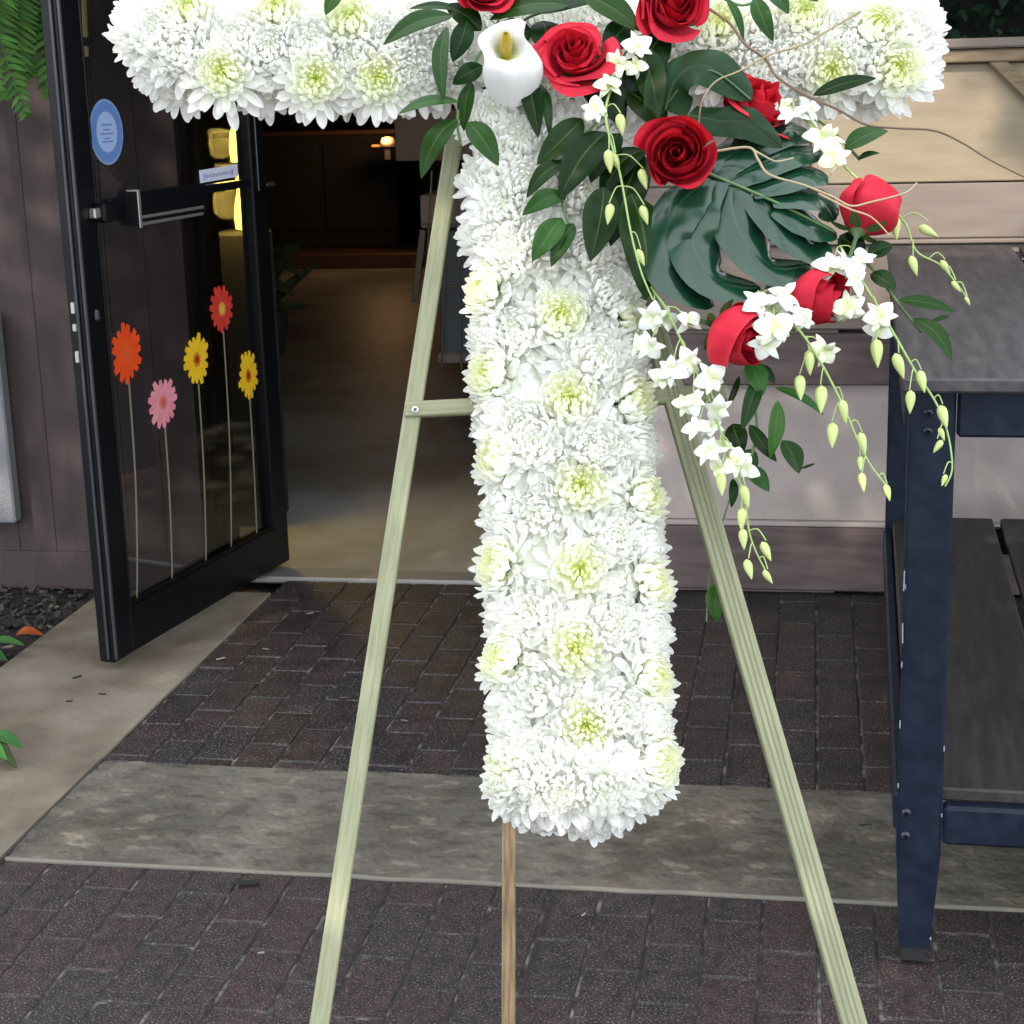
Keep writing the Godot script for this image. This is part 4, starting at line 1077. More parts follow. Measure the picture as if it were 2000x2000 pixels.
func make_foliage():
	rng.seed = 71
	branch("ruscus_branch", "green pointed leaf branch hanging beside the calla lily over the easel leg", [Vector3(-0.0113, 0.6067, 0.03), Vector3(-0.0519, 0.5123, 0.05), Vector3(-0.0712, 0.4499, 0.06), Vector3(-0.078, 0.4112, 0.065), Vector3(-0.0726, 0.3714, 0.065)],
		[[Vector3(-0.0849, 0.5719, 0.075), Vector3(-0.1852, 0.5261, 0.085), 0.04, 0.35], [Vector3(-0.0941, 0.551, 0.08), Vector3(-0.1035, 0.4317, 0.09), 0.031, 0.55, Vector3(-0.5, 0.7, 0)], [Vector3(-0.0653, 0.5725, 0.06), Vector3(-0.0856, 0.5084, 0.06), 0.032, 0.1], [Vector3(-0.0426, 0.4947, 0.07), Vector3(-0.0849, 0.4672, 0.07), 0.028, 0.1], [Vector3(-0.0757, 0.4356, 0.075), Vector3(-0.1611, 0.4158, 0.09), 0.036, 0.8, Vector3(0, 0.6, 0)], [Vector3(-0.0588, 0.4742, 0.06), Vector3(-0.0699, 0.3976, 0.065), 0.024, 0.25], [Vector3(-0.0779, 0.411, 0.07), Vector3(-0.1303, 0.324, 0.075), 0.034, 0.5], [Vector3(-0.0626, 0.4062, 0.07), Vector3(-0.0201, 0.3356, 0.085), 0.034, 0.4]], M.leaf)
	branch("ruscus_branch", "dark green leaves fanned out behind the calla lily and the open rose", [Vector3(-0, 0.5732, 0.03), Vector3(0.03, 0.5924, 0.04), Vector3(0.1122, 0.6116, 0.05)],
		[[Vector3(0.0813, 0.5884, 0.075), Vector3(-0.0332, 0.5736, 0.075), 0.05, 0.3], [Vector3(0.1039, 0.608, 0.07), Vector3(0.1838, 0.5477, 0.08), 0.042, 0.35], [Vector3(-0.0447, 0.5617, 0.05), Vector3(-0.0968, 0.6015, 0.06), 0.036, 0.1], [Vector3(0.0298, 0.5617, 0.05), Vector3(-0.0297, 0.5452, 0.05), 0.05, 0.02], [Vector3(0.1492, 0.6223, 0.06), Vector3(0.0445, 0.5861, 0.065), 0.05, 0.05], [Vector3(0.1712, 0.5754, 0.055), Vector3(0.1329, 0.5149, 0.06), 0.04, 0.1], [Vector3(0.0184, 0.4755, 0.065), Vector3(0.0354, 0.3821, 0.08), 0.03, 0.1], [Vector3(0.0404, 0.4701, 0.06), Vector3(0.0558, 0.3878, 0.075), 0.016, 0.2], [Vector3(0.0448, 0.5812, 0.045), Vector3(0.0556, 0.5205, 0.05), 0.05, 0.02], [Vector3(-0.0747, 0.5949, 0.05), Vector3(-0.1482, 0.5897, 0.07), 0.02, 0.2], [Vector3(-0.2537, 0.6223, 0.06), Vector3(-0.2688, 0.5761, 0.075), 0.022, 0.5]], M.leaf)
	branch("ruscus_branch", "dark glossy leaf branch hanging down the middle of the stem below the rose", [Vector3(0.1397, 0.435, 0.05), Vector3(0.0834, 0.3595, 0.065), Vector3(0.0705, 0.2904, 0.07), Vector3(0.0787, 0.2477, 0.07)],
		[[Vector3(0.1002, 0.4084, 0.075), Vector3(0.0353, 0.3396, 0.08), 0.042, 0.15], [Vector3(0.1338, 0.3853, 0.08), Vector3(0.0663, 0.2835, 0.09), 0.05, 0.05], [Vector3(0.0774, 0.3444, 0.07), Vector3(0.0201, 0.2912, 0.08), 0.027, 0.2], [Vector3(0.0762, 0.2919, 0.07), Vector3(0.015, 0.2634, 0.08), 0.03, 0.4], [Vector3(0.0701, 0.2563, 0.075), Vector3(0.0276, 0.1923, 0.085), 0.036, 0.55], [Vector3(0.0859, 0.2508, 0.07), Vector3(0.0546, 0.1853, 0.08), 0.027, 0.35]], M.leaf)
	branch("ruscus_branch", "broad dark leaves between the leaf branch and the split monstera leaf", [Vector3(0.1716, 0.3668, 0.05), Vector3(0.1375, 0.3146, 0.06), Vector3(0.1509, 0.2654, 0.065)],
		[[Vector3(0.1288, 0.299, 0.085), Vector3(0.1085, 0.1881, 0.095), 0.05, 0.15], [Vector3(0.1658, 0.2889, 0.085), Vector3(0.1885, 0.1364, 0.085), 0.072, 0.2], [Vector3(0.1892, 0.3699, 0.06), Vector3(0.1223, 0.2943, 0.07), 0.05, 0.0], [Vector3(0.1532, 0.3937, 0.06), Vector3(0.1086, 0.3224, 0.06), 0.05, 0.0], [Vector3(0.1858, 0.3644, 0.055), Vector3(0.1363, 0.2289, 0.06), 0.06, 0.0]], M.leaf)
	branch("ruscus_branch", "dark leaves in the gap between the open rose and the folded leaf", [Vector3(0.2173, 0.5482, 0.03), Vector3(0.1959, 0.4877, 0.05), Vector3(0.1986, 0.439, 0.05)],
		[[Vector3(0.1853, 0.5341, 0.055), Vector3(0.208, 0.4192, 0.065), 0.045, 0.05], [Vector3(0.2103, 0.5067, 0.06), Vector3(0.1916, 0.4177, 0.06), 0.03, 0.25], [Vector3(0.2234, 0.5617, 0.05), Vector3(0.1656, 0.4471, 0.05), 0.06, 0.0], [Vector3(0.1696, 0.4633, 0.05), Vector3(0.2195, 0.4043, 0.055), 0.06, 0.0], [Vector3(0.1111, 0.5041, 0.05), Vector3(0.1614, 0.4148, 0.05), 0.06, 0.02]], M.leaf)
	branch("ruscus_branch", "thin dark leaves over the arm above the table", [Vector3(0.2996, 0.62, 0.05), Vector3(0.335, 0.5973, 0.06), Vector3(0.372, 0.611, 0.065)],
		[[Vector3(0.3494, 0.5978, 0.08), Vector3(0.3727, 0.5285, 0.085), 0.026, 0.55], [Vector3(0.3682, 0.6061, 0.08), Vector3(0.3986, 0.5726, 0.085), 0.03, 0.5], [Vector3(0.3088, 0.5978, 0.08), Vector3(0.3317, 0.5285, 0.085), 0.012, 0.35], [Vector3(0.392, 0.6102, 0.08), Vector3(0.4431, 0.5953, 0.08), 0.02, 0.4]], M.leaf)
	branch("ruscus_branch", "dark pointed leaves by the tip of the arm above the bare wall", [Vector3(0.41, 0.4298, 0.06), Vector3(0.4506, 0.3967, 0.07), Vector3(0.4918, 0.3476, 0.07)],
		[[Vector3(0.4248, 0.4346, 0.095), Vector3(0.5155, 0.4614, 0.1), 0.02, 0.08], [Vector3(0.4677, 0.356, 0.085), Vector3(0.5269, 0.3848, 0.095), 0.036, 0.3], [Vector3(0.4868, 0.3435, 0.08), Vector3(0.5165, 0.3528, 0.085), 0.01, 0.05]], M.leaf)
	branch("ruscus_branch", "small dark leaves under the closed rose bud above the table top", [Vector3(0.4591, 0.2289, 0.06), Vector3(0.5002, 0.1905, 0.06), Vector3(0.5397, 0.1296, 0.06), Vector3(0.5658, 0.092, 0.06)],
		[[Vector3(0.4942, 0.2011, 0.075), Vector3(0.5287, 0.215, 0.08), 0.024, 0.08], [Vector3(0.4974, 0.1749, 0.07), Vector3(0.532, 0.1517, 0.075), 0.03, 0.1], [Vector3(0.535, 0.1363, 0.07), Vector3(0.6107, 0.1208, 0.075), 0.019, 0.2], [Vector3(0.5526, 0.1092, 0.07), Vector3(0.6048, 0.05, 0.075), 0.028, 0.25], [Vector3(0.4595, 0.2367, 0.06), Vector3(0.4938, 0.2058, 0.06), 0.04, 0.0], [Vector3(0.5769, 0.1032, 0.07), Vector3(0.6044, 0.1137, 0.07), 0.006, 0.1]], M.leaf)
	branch("ruscus_branch", "green leaf branch hanging below the lowest rose bud in front of the pale panel", [Vector3(0.3222, 0.0955, 0.03), Vector3(0.3325, 0.0168, 0.04), Vector3(0.3351, -0.0512, 0.045), Vector3(0.3173, -0.1022, 0.045)],
		[[Vector3(0.3394, 0.0492, 0.05), Vector3(0.3631, 0.0224, 0.05), 0.014, 0.1], [Vector3(0.3621, 0.0157, 0.05), Vector3(0.4279, -0.0228, 0.055), 0.016, 0.7], [Vector3(0.3261, 0.0526, 0.055), Vector3(0.3434, 0.0028, 0.06), 0.03, 0.9], [Vector3(0.3402, 0.032, 0.05), Vector3(0.3144, -0.0455, 0.055), 0.022, 0.45], [Vector3(0.364, -0.0068, 0.06), Vector3(0.3526, -0.087, 0.06), 0.026, 0.8, Vector3(0.6, 0.6, 0)], [Vector3(0.3258, -0.0365, 0.045), Vector3(0.3596, -0.0891, 0.05), 0.019, 0.1], [Vector3(0.3683, -0.0615, 0.055), Vector3(0.3908, -0.1072, 0.055), 0.034, 0.12], [Vector3(0.3026, -0.0335, 0.04), Vector3(0.3154, -0.0746, 0.045), 0.03, 0.02], [Vector3(0.316, -0.0993, 0.05), Vector3(0.3504, -0.1303, 0.05), 0.03, 0.3], [Vector3(0.3126, -0.076, 0.045), Vector3(0.3357, -0.0942, 0.045), 0.026, 0.15], [Vector3(0.3147, 0.0355, 0.04), Vector3(0.2948, -0.0129, 0.04), 0.008, 0.0], [Vector3(0.3016, -0.1117, 0.04), Vector3(0.2989, -0.1513, 0.04), 0.013, 0.1], [Vector3(0.3933, -0.1, 0.05), Vector3(0.4124, -0.0928, 0.05), 0.003, 0.1]], M.leaf)
	branch("ruscus_branch", "narrow green leaf tail hanging behind the easel leg on the table side", [Vector3(0.3127, -0.1027, -0.06), Vector3(0.2899, -0.1751, -0.07), Vector3(0.2776, -0.227, -0.07), Vector3(0.2722, -0.2892, -0.07)],
		[[Vector3(0.2954, -0.1863, -0.07), Vector3(0.2904, -0.2329, -0.07), 0.016, 0.15], [Vector3(0.2898, -0.2339, -0.065), Vector3(0.286, -0.288, -0.065), 0.028, 0.8, Vector3(0, 0, 1)]], M.leaf, Vector3(0, 0, 1), "foliage", 0.0012)

# a strip of leaf blade along a curve, as wide as given at each point
func lobe(s: Sheet, path: Array, widths: Array, col: Color, facing: Vector3, cup: float):
	var p := smooth(path, 6)
	var rows := []
	var cols := []
	var n := p.size()
	for j in n:
		var t := float(j) / (n - 1)
		var f: float = t * (widths.size() - 1)
		var i0 := mini(int(f), widths.size() - 2)
		var w: float = lerpf(widths[i0], widths[i0 + 1], f - i0) * 0.5
		if t > 0.8:
			w *= sqrt(maxf(0.01, 1.0 - pow((t - 0.8) / 0.2, 2.0)))
		var d := (p[mini(j + 1, n - 1)] - p[maxi(j - 1, 0)]).normalized()
		var x := d.cross(facing).normalized()
		var z := x.cross(d)
		var row := PackedVector3Array()
		var cr := PackedColorArray()
		for k in [-1.0, -0.8, -0.55, -0.3, -0.07, 0.0, 0.07, 0.3, 0.55, 0.8, 1.0]:
			row.append(p[j] + x * (k * w) + z * (cup * w * (0.35 - k * k) - (0.0014 if k == 0.0 else 0.0) + 0.0011 * sin(t * 26.0 - absf(k) * 4.0) * absf(k) * (1.0 - absf(k) * 0.6)))
			var c := (col * (0.92 + 0.2 * absf(k))).lerp(Color(0.03, 0.09, 0.045), 0.3 * maxf(0.0, sin(t * 26.0 - absf(k) * 4.0 + 1.2)) * absf(k))
			if k == 0.0:
				c = col.lerp(Color(0.06, 0.13, 0.06), 0.5 * (1.0 - t))
			c.a = 1.0
			cr.append(c)
		rows.append(row)
		cols.append(cr)
	s.grid(rows, cols)

func make_monstera():
	rng.seed = 81
	var o0 := Vector3(0.2732, 0.3176, 0.09)
	var o := thing("monstera_leaf", "large blue green split monstera leaf in the middle of the spray", "leaf", Transform3D(X.basis, X * o0))
	var col := Color(0.006, 0.036, 0.018)
	var up := Vector3(0.1, 0.55, 0.85)
	var dn := Vector3(-0.1, 0.45, 0.9)
	var data := [
		[[Vector3(0.2783, 0.3012, 0.105), Vector3(0.2367, 0.2675, 0.108), Vector3(0.2116, 0.2193, 0.1), Vector3(0.2202, 0.1688, 0.085), Vector3(0.2805, 0.1311, 0.06)], [0.03, 0.055, 0.052, 0.05, 0.03], dn],
		[[Vector3(0.2864, 0.2998, 0.108), Vector3(0.2553, 0.2567, 0.11), Vector3(0.25, 0.2041, 0.1), Vector3(0.282, 0.159, 0.085), Vector3(0.3454, 0.1565, 0.065)], [0.025, 0.05, 0.054, 0.052, 0.03], dn],
		[[Vector3(0.3059, 0.2905, 0.108), Vector3(0.3034, 0.2538, 0.108), Vector3(0.3206, 0.2117, 0.1), Vector3(0.3603, 0.1786, 0.085), Vector3(0.4151, 0.1915, 0.065)], [0.032, 0.05, 0.052, 0.05, 0.026], dn],
		[[Vector3(0.3362, 0.2777, 0.106), Vector3(0.3588, 0.2495, 0.104), Vector3(0.3906, 0.2212, 0.092), Vector3(0.419, 0.2096, 0.08), Vector3(0.4361, 0.2225, 0.075)], [0.035, 0.045, 0.05, 0.045, 0.02], dn],
		[[Vector3(0.3679, 0.2648, 0.104), Vector3(0.3964, 0.2468, 0.098), Vector3(0.4259, 0.236, 0.088), Vector3(0.4524, 0.2348, 0.075)], [0.035, 0.042, 0.04, 0.02], dn],
		[[Vector3(0.2812, 0.3113, 0.1), Vector3(0.2998, 0.3346, 0.1), Vector3(0.3452, 0.3692, 0.09), Vector3(0.3952, 0.3925, 0.075), Vector3(0.4301, 0.3874, 0.06)], [0.03, 0.045, 0.05, 0.05, 0.03], up],
		[[Vector3(0.3018, 0.3001, 0.104), Vector3(0.3343, 0.3171, 0.104), Vector3(0.3868, 0.3453, 0.094), Vector3(0.4369, 0.3553, 0.08)], [0.03, 0.042, 0.045, 0.03], up],
		[[Vector3(0.3295, 0.2858, 0.105), Vector3(0.3691, 0.2978, 0.104), Vector3(0.4104, 0.3152, 0.095), Vector3(0.4432, 0.3155, 0.083)], [0.03, 0.038, 0.042, 0.03], up],
		[[Vector3(0.3574, 0.272, 0.105), Vector3(0.4008, 0.2758, 0.1), Vector3(0.4309, 0.2758, 0.09), Vector3(0.4512, 0.2519, 0.078)], [0.03, 0.04, 0.05, 0.028], up]]
	for q in data:
		var pts := []
		for p in q[0]:
			pts.append(p - o0)
		var s := Sheet.new()
		var wide := []
		for w in q[1]:
			wide.append(w * 1.36)
		lobe(s, pts, wide, col * R(0.9, 1.12), q[2], R(0.1, 0.22))
		part("lobe", s.done(), M.monstera, o)
	var s2 := Sheet.new()
	s2.tube(smooth([Vector3(0.2528, 0.3334, 0.07) - o0, Vector3(0.2768, 0.3064, 0.107) - o0, Vector3(0.318, 0.2856, 0.112) - o0, Vector3(0.3742, 0.2599, 0.108) - o0, Vector3(0.4472, 0.2341, 0.08) - o0], 6), 0.0022, Color(0.09, 0.17, 0.06))
	part("midrib", s2.done(), M.stem, o)
	# dark folded leaf behind the roses
	o0 = Vector3(0.2171, 0.4431, 0.05)
	o = thing("monstera_leaf", "dark folded leaf above the half open rose with a red rose behind it", "leaf", Transform3D(X.basis, X * o0))
	var dark := Color(0.006, 0.024, 0.007)
	var s := Sheet.new()
	lobe(s, [Vector3(0.2196, 0.4298, 0.06) - o0, Vector3(0.236, 0.466, 0.09) - o0, Vector3(0.2769, 0.4683, 0.115) - o0, Vector3(0.3333, 0.4109, 0.125) - o0], [0.07, 0.088, 0.078, 0.03], dark, Vector3(-0.2, 0.4, 0.9), 0.1)
	part("lobe", s.done(), M.dull_leaf, o)
	s = Sheet.new()
	lobe(s, [Vector3(0.249, 0.4063, 0.09) - o0, Vector3(0.2853, 0.3856, 0.115) - o0, Vector3(0.3264, 0.3765, 0.125) - o0, Vector3(0.3741, 0.3418, 0.12) - o0], [0.04, 0.05, 0.055, 0.016], dark * Color(0.85, 0.85, 0.85), Vector3(0, 0.1, 1), 0.12)
	part("lobe", s.done(), M.dull_leaf, o)
	s = Sheet.new()
	s.tube(smooth([Vector3(0.2131, 0.4269, 0.05) - o0, Vector3(0.2427, 0.4524, 0.093) - o0, Vector3(0.2798, 0.4598, 0.119) - o0, Vector3(0.3315, 0.4109, 0.128) - o0], 6), 0.0016, Color(0.04, 0.09, 0.03))
	part("midrib", s.done(), M.stem, o)

# ---- curly willow twigs
func make_twigs():
	var k := 0
	for q in [
		["long curly twig running from the upper roses out past the wall", [Vector3(0.2853, 0.5789, 0.08), Vector3(0.3113, 0.5435, 0.1), Vector3(0.3299, 0.5055, 0.11), Vector3(0.3572, 0.4795, 0.115), Vector3(0.3704, 0.4505, 0.12), Vector3(0.4087, 0.4221, 0.12), Vector3(0.454, 0.3994, 0.12), Vector3(0.4914, 0.3768, 0.12), Vector3(0.5311, 0.3688, 0.125), Vector3(0.5834, 0.3624, 0.13), Vector3(0.6211, 0.3438, 0.13), Vector3(0.656, 0.316, 0.135), Vector3(0.7056, 0.2847, 0.14)], 0.0021, Color(0.13, 0.09, 0.055)],
		["curly twig arching over the dark folded leaf and the white arm", [Vector3(0.4968, 0.5638, 0.1), Vector3(0.4541, 0.532, 0.11), Vector3(0.41, 0.5026, 0.115), Vector3(0.3616, 0.4839, 0.12), Vector3(0.317, 0.451, 0.135), Vector3(0.2824, 0.4319, 0.14), Vector3(0.2631, 0.403, 0.14), Vector3(0.2596, 0.3791, 0.12)], 0.0015, Color(0.28, 0.22, 0.12)],
		["pale curly twig crossing the monstera leaf to the closed rose bud", [Vector3(0.2833, 0.3364, 0.12), Vector3(0.3266, 0.3369, 0.13), Vector3(0.3378, 0.316, 0.135), Vector3(0.3517, 0.2915, 0.14), Vector3(0.3983, 0.2732, 0.145), Vector3(0.4322, 0.2497, 0.16), Vector3(0.4543, 0.2318, 0.17), Vector3(0.4795, 0.236, 0.172), Vector3(0.5298, 0.255, 0.16), Vector3(0.5485, 0.2723, 0.155)], 0.0018, Color(0.36, 0.29, 0.17)],
		["short pale twig lying across the lower half of the closed rose bud", [Vector3(0.4163, 0.2589, 0.15), Vector3(0.4272, 0.2467, 0.16), Vector3(0.4536, 0.2257, 0.172), Vector3(0.4804, 0.2146, 0.172), Vector3(0.5053, 0.1911, 0.165)], 0.0016, Color(0.4, 0.25, 0.16)],
		["short curled twig over the upper lobes of the monstera leaf", [Vector3(0.3314, 0.3338, 0.13), Vector3(0.3444, 0.3229, 0.135), Vector3(0.363, 0.3137, 0.135), Vector3(0.3873, 0.3215, 0.13)], 0.0016, Color(0.36, 0.3, 0.18)]]:
		var pts: Array = q[1]
		var o0: Vector3 = pts[0]
		var rel := []
		for p in pts:
			rel.append(p - o0)
		var path := smooth(rel, 6)
		var rad := []
		for i in path.size():
			rad.append(q[2] * lerpf(1.15, 0.6, float(i) / path.size()))
		var s := Sheet.new()
		s.tube(path, rad, q[3], 6)
		var o := part("curly_twig", s.done(), M.twig, self, Transform3D(X.basis, X * o0))
		tag(o, q[0], "twig", "curly twigs in the spray")

# ---- dendrobium orchids
var orchid_petals := []

func make_orchid_petals():
	rng.seed = 91
	# 0 narrow sepal, 1 broad petal, 2 lip; each grows along +y from the origin and faces +z
	for q in [[0.026, 0.0115, 0.0], [0.027, 0.021, 0.0], [0.019, 0.013, 1.0]]:
		var rows := []
		var cols := []
		for j in 8:
			var t := j / 7.0
			var w: float = q[1] * 0.5 * (pow(sin(PI * pow(t, 0.62 if q[0] > 0.02 else 0.8)), 0.75) + 0.12 * (1.0 - t))
			var row := PackedVector3Array()
			var cr := PackedColorArray()
			for k in [-1.0, -0.5, 0.0, 0.5, 1.0]:
				row.append(Vector3(k * w, q[0] * t, 0.004 * sin(t * 2.2) - 0.006 * t * t - 0.15 * absf(k) * w + (0.012 * t * (1.0 - absf(k) * 0.2) if q[2] else 0.0)))
				cr.append(Color(0.55, 0.62, 0.33).lerp(Color(0.68, 0.7, 0.63) if q[1] < 0.02 else Color(0.73, 0.745, 0.71), smoothstep(0.0, 0.55, t)))
			rows.append(row)
			cols.append(cr)
		var s := Sheet.new()
		s.grid(rows, cols)
		orchid_petals.append(s.done())

func blossom(parent: Node, at: Vector3, facing: Vector3, roll: float, size: float, cream := false):
	var b := Node3D.new()
	b.name = "blossom"
	b.transform = Transform3D(aim(facing + Vector3(R(-0.45, 0.45), R(-0.4, 0.3), 0), roll).scaled_local(Vector3.ONE * size * 0.84), at)
	parent.add_child(b, true)
	var tint: Material = M.orchid_cream if cream else M.orchid
	for q in [[0, 0.0], [1, 1.25], [0, 2.2], [0, -2.2], [1, -1.25], [2, PI]]:
		var x := Basis(Vector3(0, 0, 1), q[1] + R(-0.12, 0.12)) * Basis(Vector3(1, 0, 0), R(-0.6, 0.35) + (0.3 if q[0] == 2 else 0.0))
		part("lip" if q[0] == 2 else "petal", orchid_petals[q[0]], tint, b, Transform3D(x, Vector3(0, 0, 0.002 if q[0] == 1 else 0.0)))

func spray(label: String, stem: Array, flowers: Array, buds: Array):
	var o0: Vector3 = stem[0]
	var o := thing("orchid_spray", label, "orchid", Transform3D(X.basis, X * o0), "white orchid sprays")
	var pts := []
	for p in stem:
		pts.append(p - o0)
	var path := smooth(pts, 6)
	var s := Sheet.new()
	var rad := []
	for i in path.size():
		rad.append(lerpf(0.0021, 0.0011, float(i) / path.size()))
	s.tube(path, rad, Color(0.26, 0.38, 0.12), 6)
	for q in flowers + buds:
		var at: Vector3 = q[0] - o0
		var best := 0
		for i in path.size():
			if path[i].distance_to(at + Vector3(0, 0.015, 0)) < path[best].distance_to(at + Vector3(0, 0.015, 0)):
				best = i
		var a := path[maxi(best - 2, 0)]
		var e := at + (Vector3(0, q[1] * 0.5, 0) if q.size() == 3 else Vector3(0, 0, -0.004))
		s.tube(smooth([a, (a + e) / 2 + Vector3(0, 0.008, 0.004), e], 5), 0.0009, Color(0.34, 0.44, 0.16), 5)
	part("stem", s.done(), M.stem, o)
	for q in flowers:
		blossom(o, q[0] - o0, q[1], q[2], q[3], q[4] if q.size() > 4 else false)
		if R(0, 1) < 0.65:
			blossom(o, q[0] - o0 + Vector3(R(-0.02, 0.02), R(-0.022, 0.01), -0.014), q[1] + Vector3(R(-0.9, 0.9), R(-0.7, 0.5), 0), R(0, TAU), q[3] * R(0.8, 0.95), R(0, 1) < 0.4)
	for q in buds:
		# [where, length, lean]
		var L: float = q[1]
		var b := Sheet.new()
		var prof := []
		for i in 9:
			var t := i / 8.0
			prof.append(Vector2(L * 0.2 * pow(sin(PI * pow(t, 0.62)), 0.9) + 0.0002, -L * t))
		b.lathe(prof, Transform3D(Basis(), Vector3(0, L * 0.5, 0)), Color(0.4, 0.47, 0.17), 10)
		part("bud", b.done(), M.stem, o, Transform3D(Basis.from_euler(Vector3(R(-0.2, 0.2), R(0, TAU), 0)).rotated(Vector3(0, 0, 1), q[2]), q[0] - o0))

func make_orchids():
	mat("orchid_cream", Color(0.97, 0.975, 0.9), 0.5, {"vertex_color_use_as_albedo": true, "cull_mode": BaseMaterial3D.CULL_DISABLED, "backlight_enabled": true, "backlight": Color(0.3, 0.35, 0.18)})
	make_orchid_petals()
	var f := Vector3(0, 0.1, 1)
	spray("orchid spray with cream blossoms and a string of buds hanging below the open rose",
		[Vector3(0.1844, 0.542, 0.07), Vector3(0.1489, 0.466, 0.09), Vector3(0.1309, 0.396, 0.11), Vector3(0.1492, 0.2963, 0.125), Vector3(0.1615, 0.2115, 0.13), Vector3(0.1748, 0.1562, 0.125), Vector3(0.1903, 0.1175, 0.12)],
		[[Vector3(0.1765, 0.5071, 0.1), Vector3(0.3, 0.1, 0.9), 0.4, 1.15], [Vector3(0.1485, 0.4806, 0.1), Vector3(-0.5, -0.2, 0.8), 2.0, 1.0, true], [Vector3(0.1366, 0.4433, 0.11), Vector3(-0.3, 0.5, 0.8), 0.2, 1.1, true], [Vector3(0.1167, 0.4062, 0.11), Vector3(-0.2, 0.2, 0.9), 1.2, 1.05, true]],
		[[Vector3(0.1511, 0.3742, 0.125), 0.034, 0.15], [Vector3(0.1337, 0.3161, 0.13), 0.036, 0.1], [Vector3(0.1435, 0.3202, 0.12), 0.028, 0.3], [Vector3(0.1804, 0.2894, 0.13), 0.032, 0.35], [Vector3(0.1329, 0.2401, 0.125), 0.032, -0.15], [Vector3(0.1812, 0.2386, 0.125), 0.03, 0.25], [Vector3(0.1755, 0.1784, 0.12), 0.026, 0.4]])
	spray("longest orchid spray trailing from the stem of the cross down the easel leg",
		[Vector3(0.192, 0.152, 0.08), Vector3(0.2145, 0.1144, 0.08), Vector3(0.239, 0.0549, 0.08), Vector3(0.2678, -0.0095, 0.075), Vector3(0.2906, -0.0805, 0.07), Vector3(0.3114, -0.1401, 0.065), Vector3(0.3197, -0.1991, 0.06), Vector3(0.3398, -0.2482, 0.06)],
		[[Vector3(0.1937, 0.1088, 0.075), Vector3(-0.3, -0.2, 0.9), 1.0, 1.15], [Vector3(0.1884, 0.0696, 0.07), Vector3(-0.5, 0.1, 0.8), 2.4, 1.1], [Vector3(0.2417, 0.0991, 0.085), Vector3(0.3, 0.2, 0.9), 0.3, 1.1], [Vector3(0.2177, 0.0296, 0.085), Vector3(-0.2, 0.3, 0.9), 3.0, 1.2], [Vector3(0.2408, 0.0438, 0.08), Vector3(0.1, -0.3, 0.9), 1.8, 1.05], [Vector3(0.2703, 0.0161, 0.09), f, 0.6, 1.25], [Vector3(0.2458, -0.0142, 0.085), Vector3(-0.4, 0.1, 0.9), 2.0, 1.1], [Vector3(0.278, -0.0273, 0.085), Vector3(0.4, -0.2, 0.8), 1.2, 1.05], [Vector3(0.2502, -0.0511, 0.08), Vector3(-0.4, 0.2, 0.8), 0.4, 1.05], [Vector3(0.2652, -0.0835, 0.08), Vector3(-0.2, 0.3, 0.9), 2.6, 1.15], [Vector3(0.3011, -0.0978, 0.075), Vector3(0.4, 0.1, 0.8), 1.0, 1.1, true], [Vector3(0.2768, -0.105, 0.075), Vector3(-0.2, -0.3, 0.9), 2.2, 0.9, true]],
		[[Vector3(0.2809, -0.1285, 0.075), 0.036, 0.0], [Vector3(0.3133, -0.145, 0.07), 0.034, 0.15], [Vector3(0.3077, -0.1756, 0.068), 0.032, -0.1], [Vector3(0.3093, -0.2024, 0.065), 0.03, 0.0], [Vector3(0.3157, -0.2433, 0.063), 0.03, 0.1], [Vector3(0.3398, -0.2188, 0.063), 0.03, 0.25], [Vector3(0.341, -0.2531, 0.06), 0.022, 0.6]])
	spray("orchid spray spilling over the lowest rose bud with green buds towards the table leg",
		[Vector3(0.3326, 0.1285, 0.12), Vector3(0.3592, 0.0877, 0.14), Vector3(0.3864, 0.0642, 0.135), Vector3(0.4178, 0.0189, 0.12), Vector3(0.4444, -0.0353, 0.11), Vector3(0.4645, -0.0823, 0.1), Vector3(0.481, -0.1128, 0.095), Vector3(0.5025, -0.1397, 0.09)],
		[[Vector3(0.3311, 0.1045, 0.14), Vector3(-0.4, 0.3, 0.9), 0.9, 1.25], [Vector3(0.3643, 0.115, 0.145), Vector3(0.2, 0.4, 0.9), 2.0, 1.25], [Vector3(0.3493, 0.064, 0.155), Vector3(-0.1, 0.1, 1), 0.3, 1.5, true], [Vector3(0.3846, 0.0899, 0.14), Vector3(0.5, 0.0, 0.8), 1.4, 1.0], [Vector3(0.4189, 0.045, 0.12), Vector3(0.4, -0.3, 0.8), 2.8, 1.15, true]],
		[[Vector3(0.3983, 0.0276, 0.12), 0.036, 0.0], [Vector3(0.3853, -0.0061, 0.115), 0.038, -0.1], [Vector3(0.4127, -0.0226, 0.115), 0.042, 0.0], [Vector3(0.4429, -0.0382, 0.11), 0.034, 0.2], [Vector3(0.4273, -0.0695, 0.105), 0.038, -0.05], [Vector3(0.4681, -0.0794, 0.1), 0.032, 0.2], [Vector3(0.465, -0.1057, 0.095), 0.022, 0.0], [Vector3(0.4664, -0.1319, 0.095), 0.028, 0.0], [Vector3(0.5001, -0.1447, 0.09), 0.024, 0.2]])
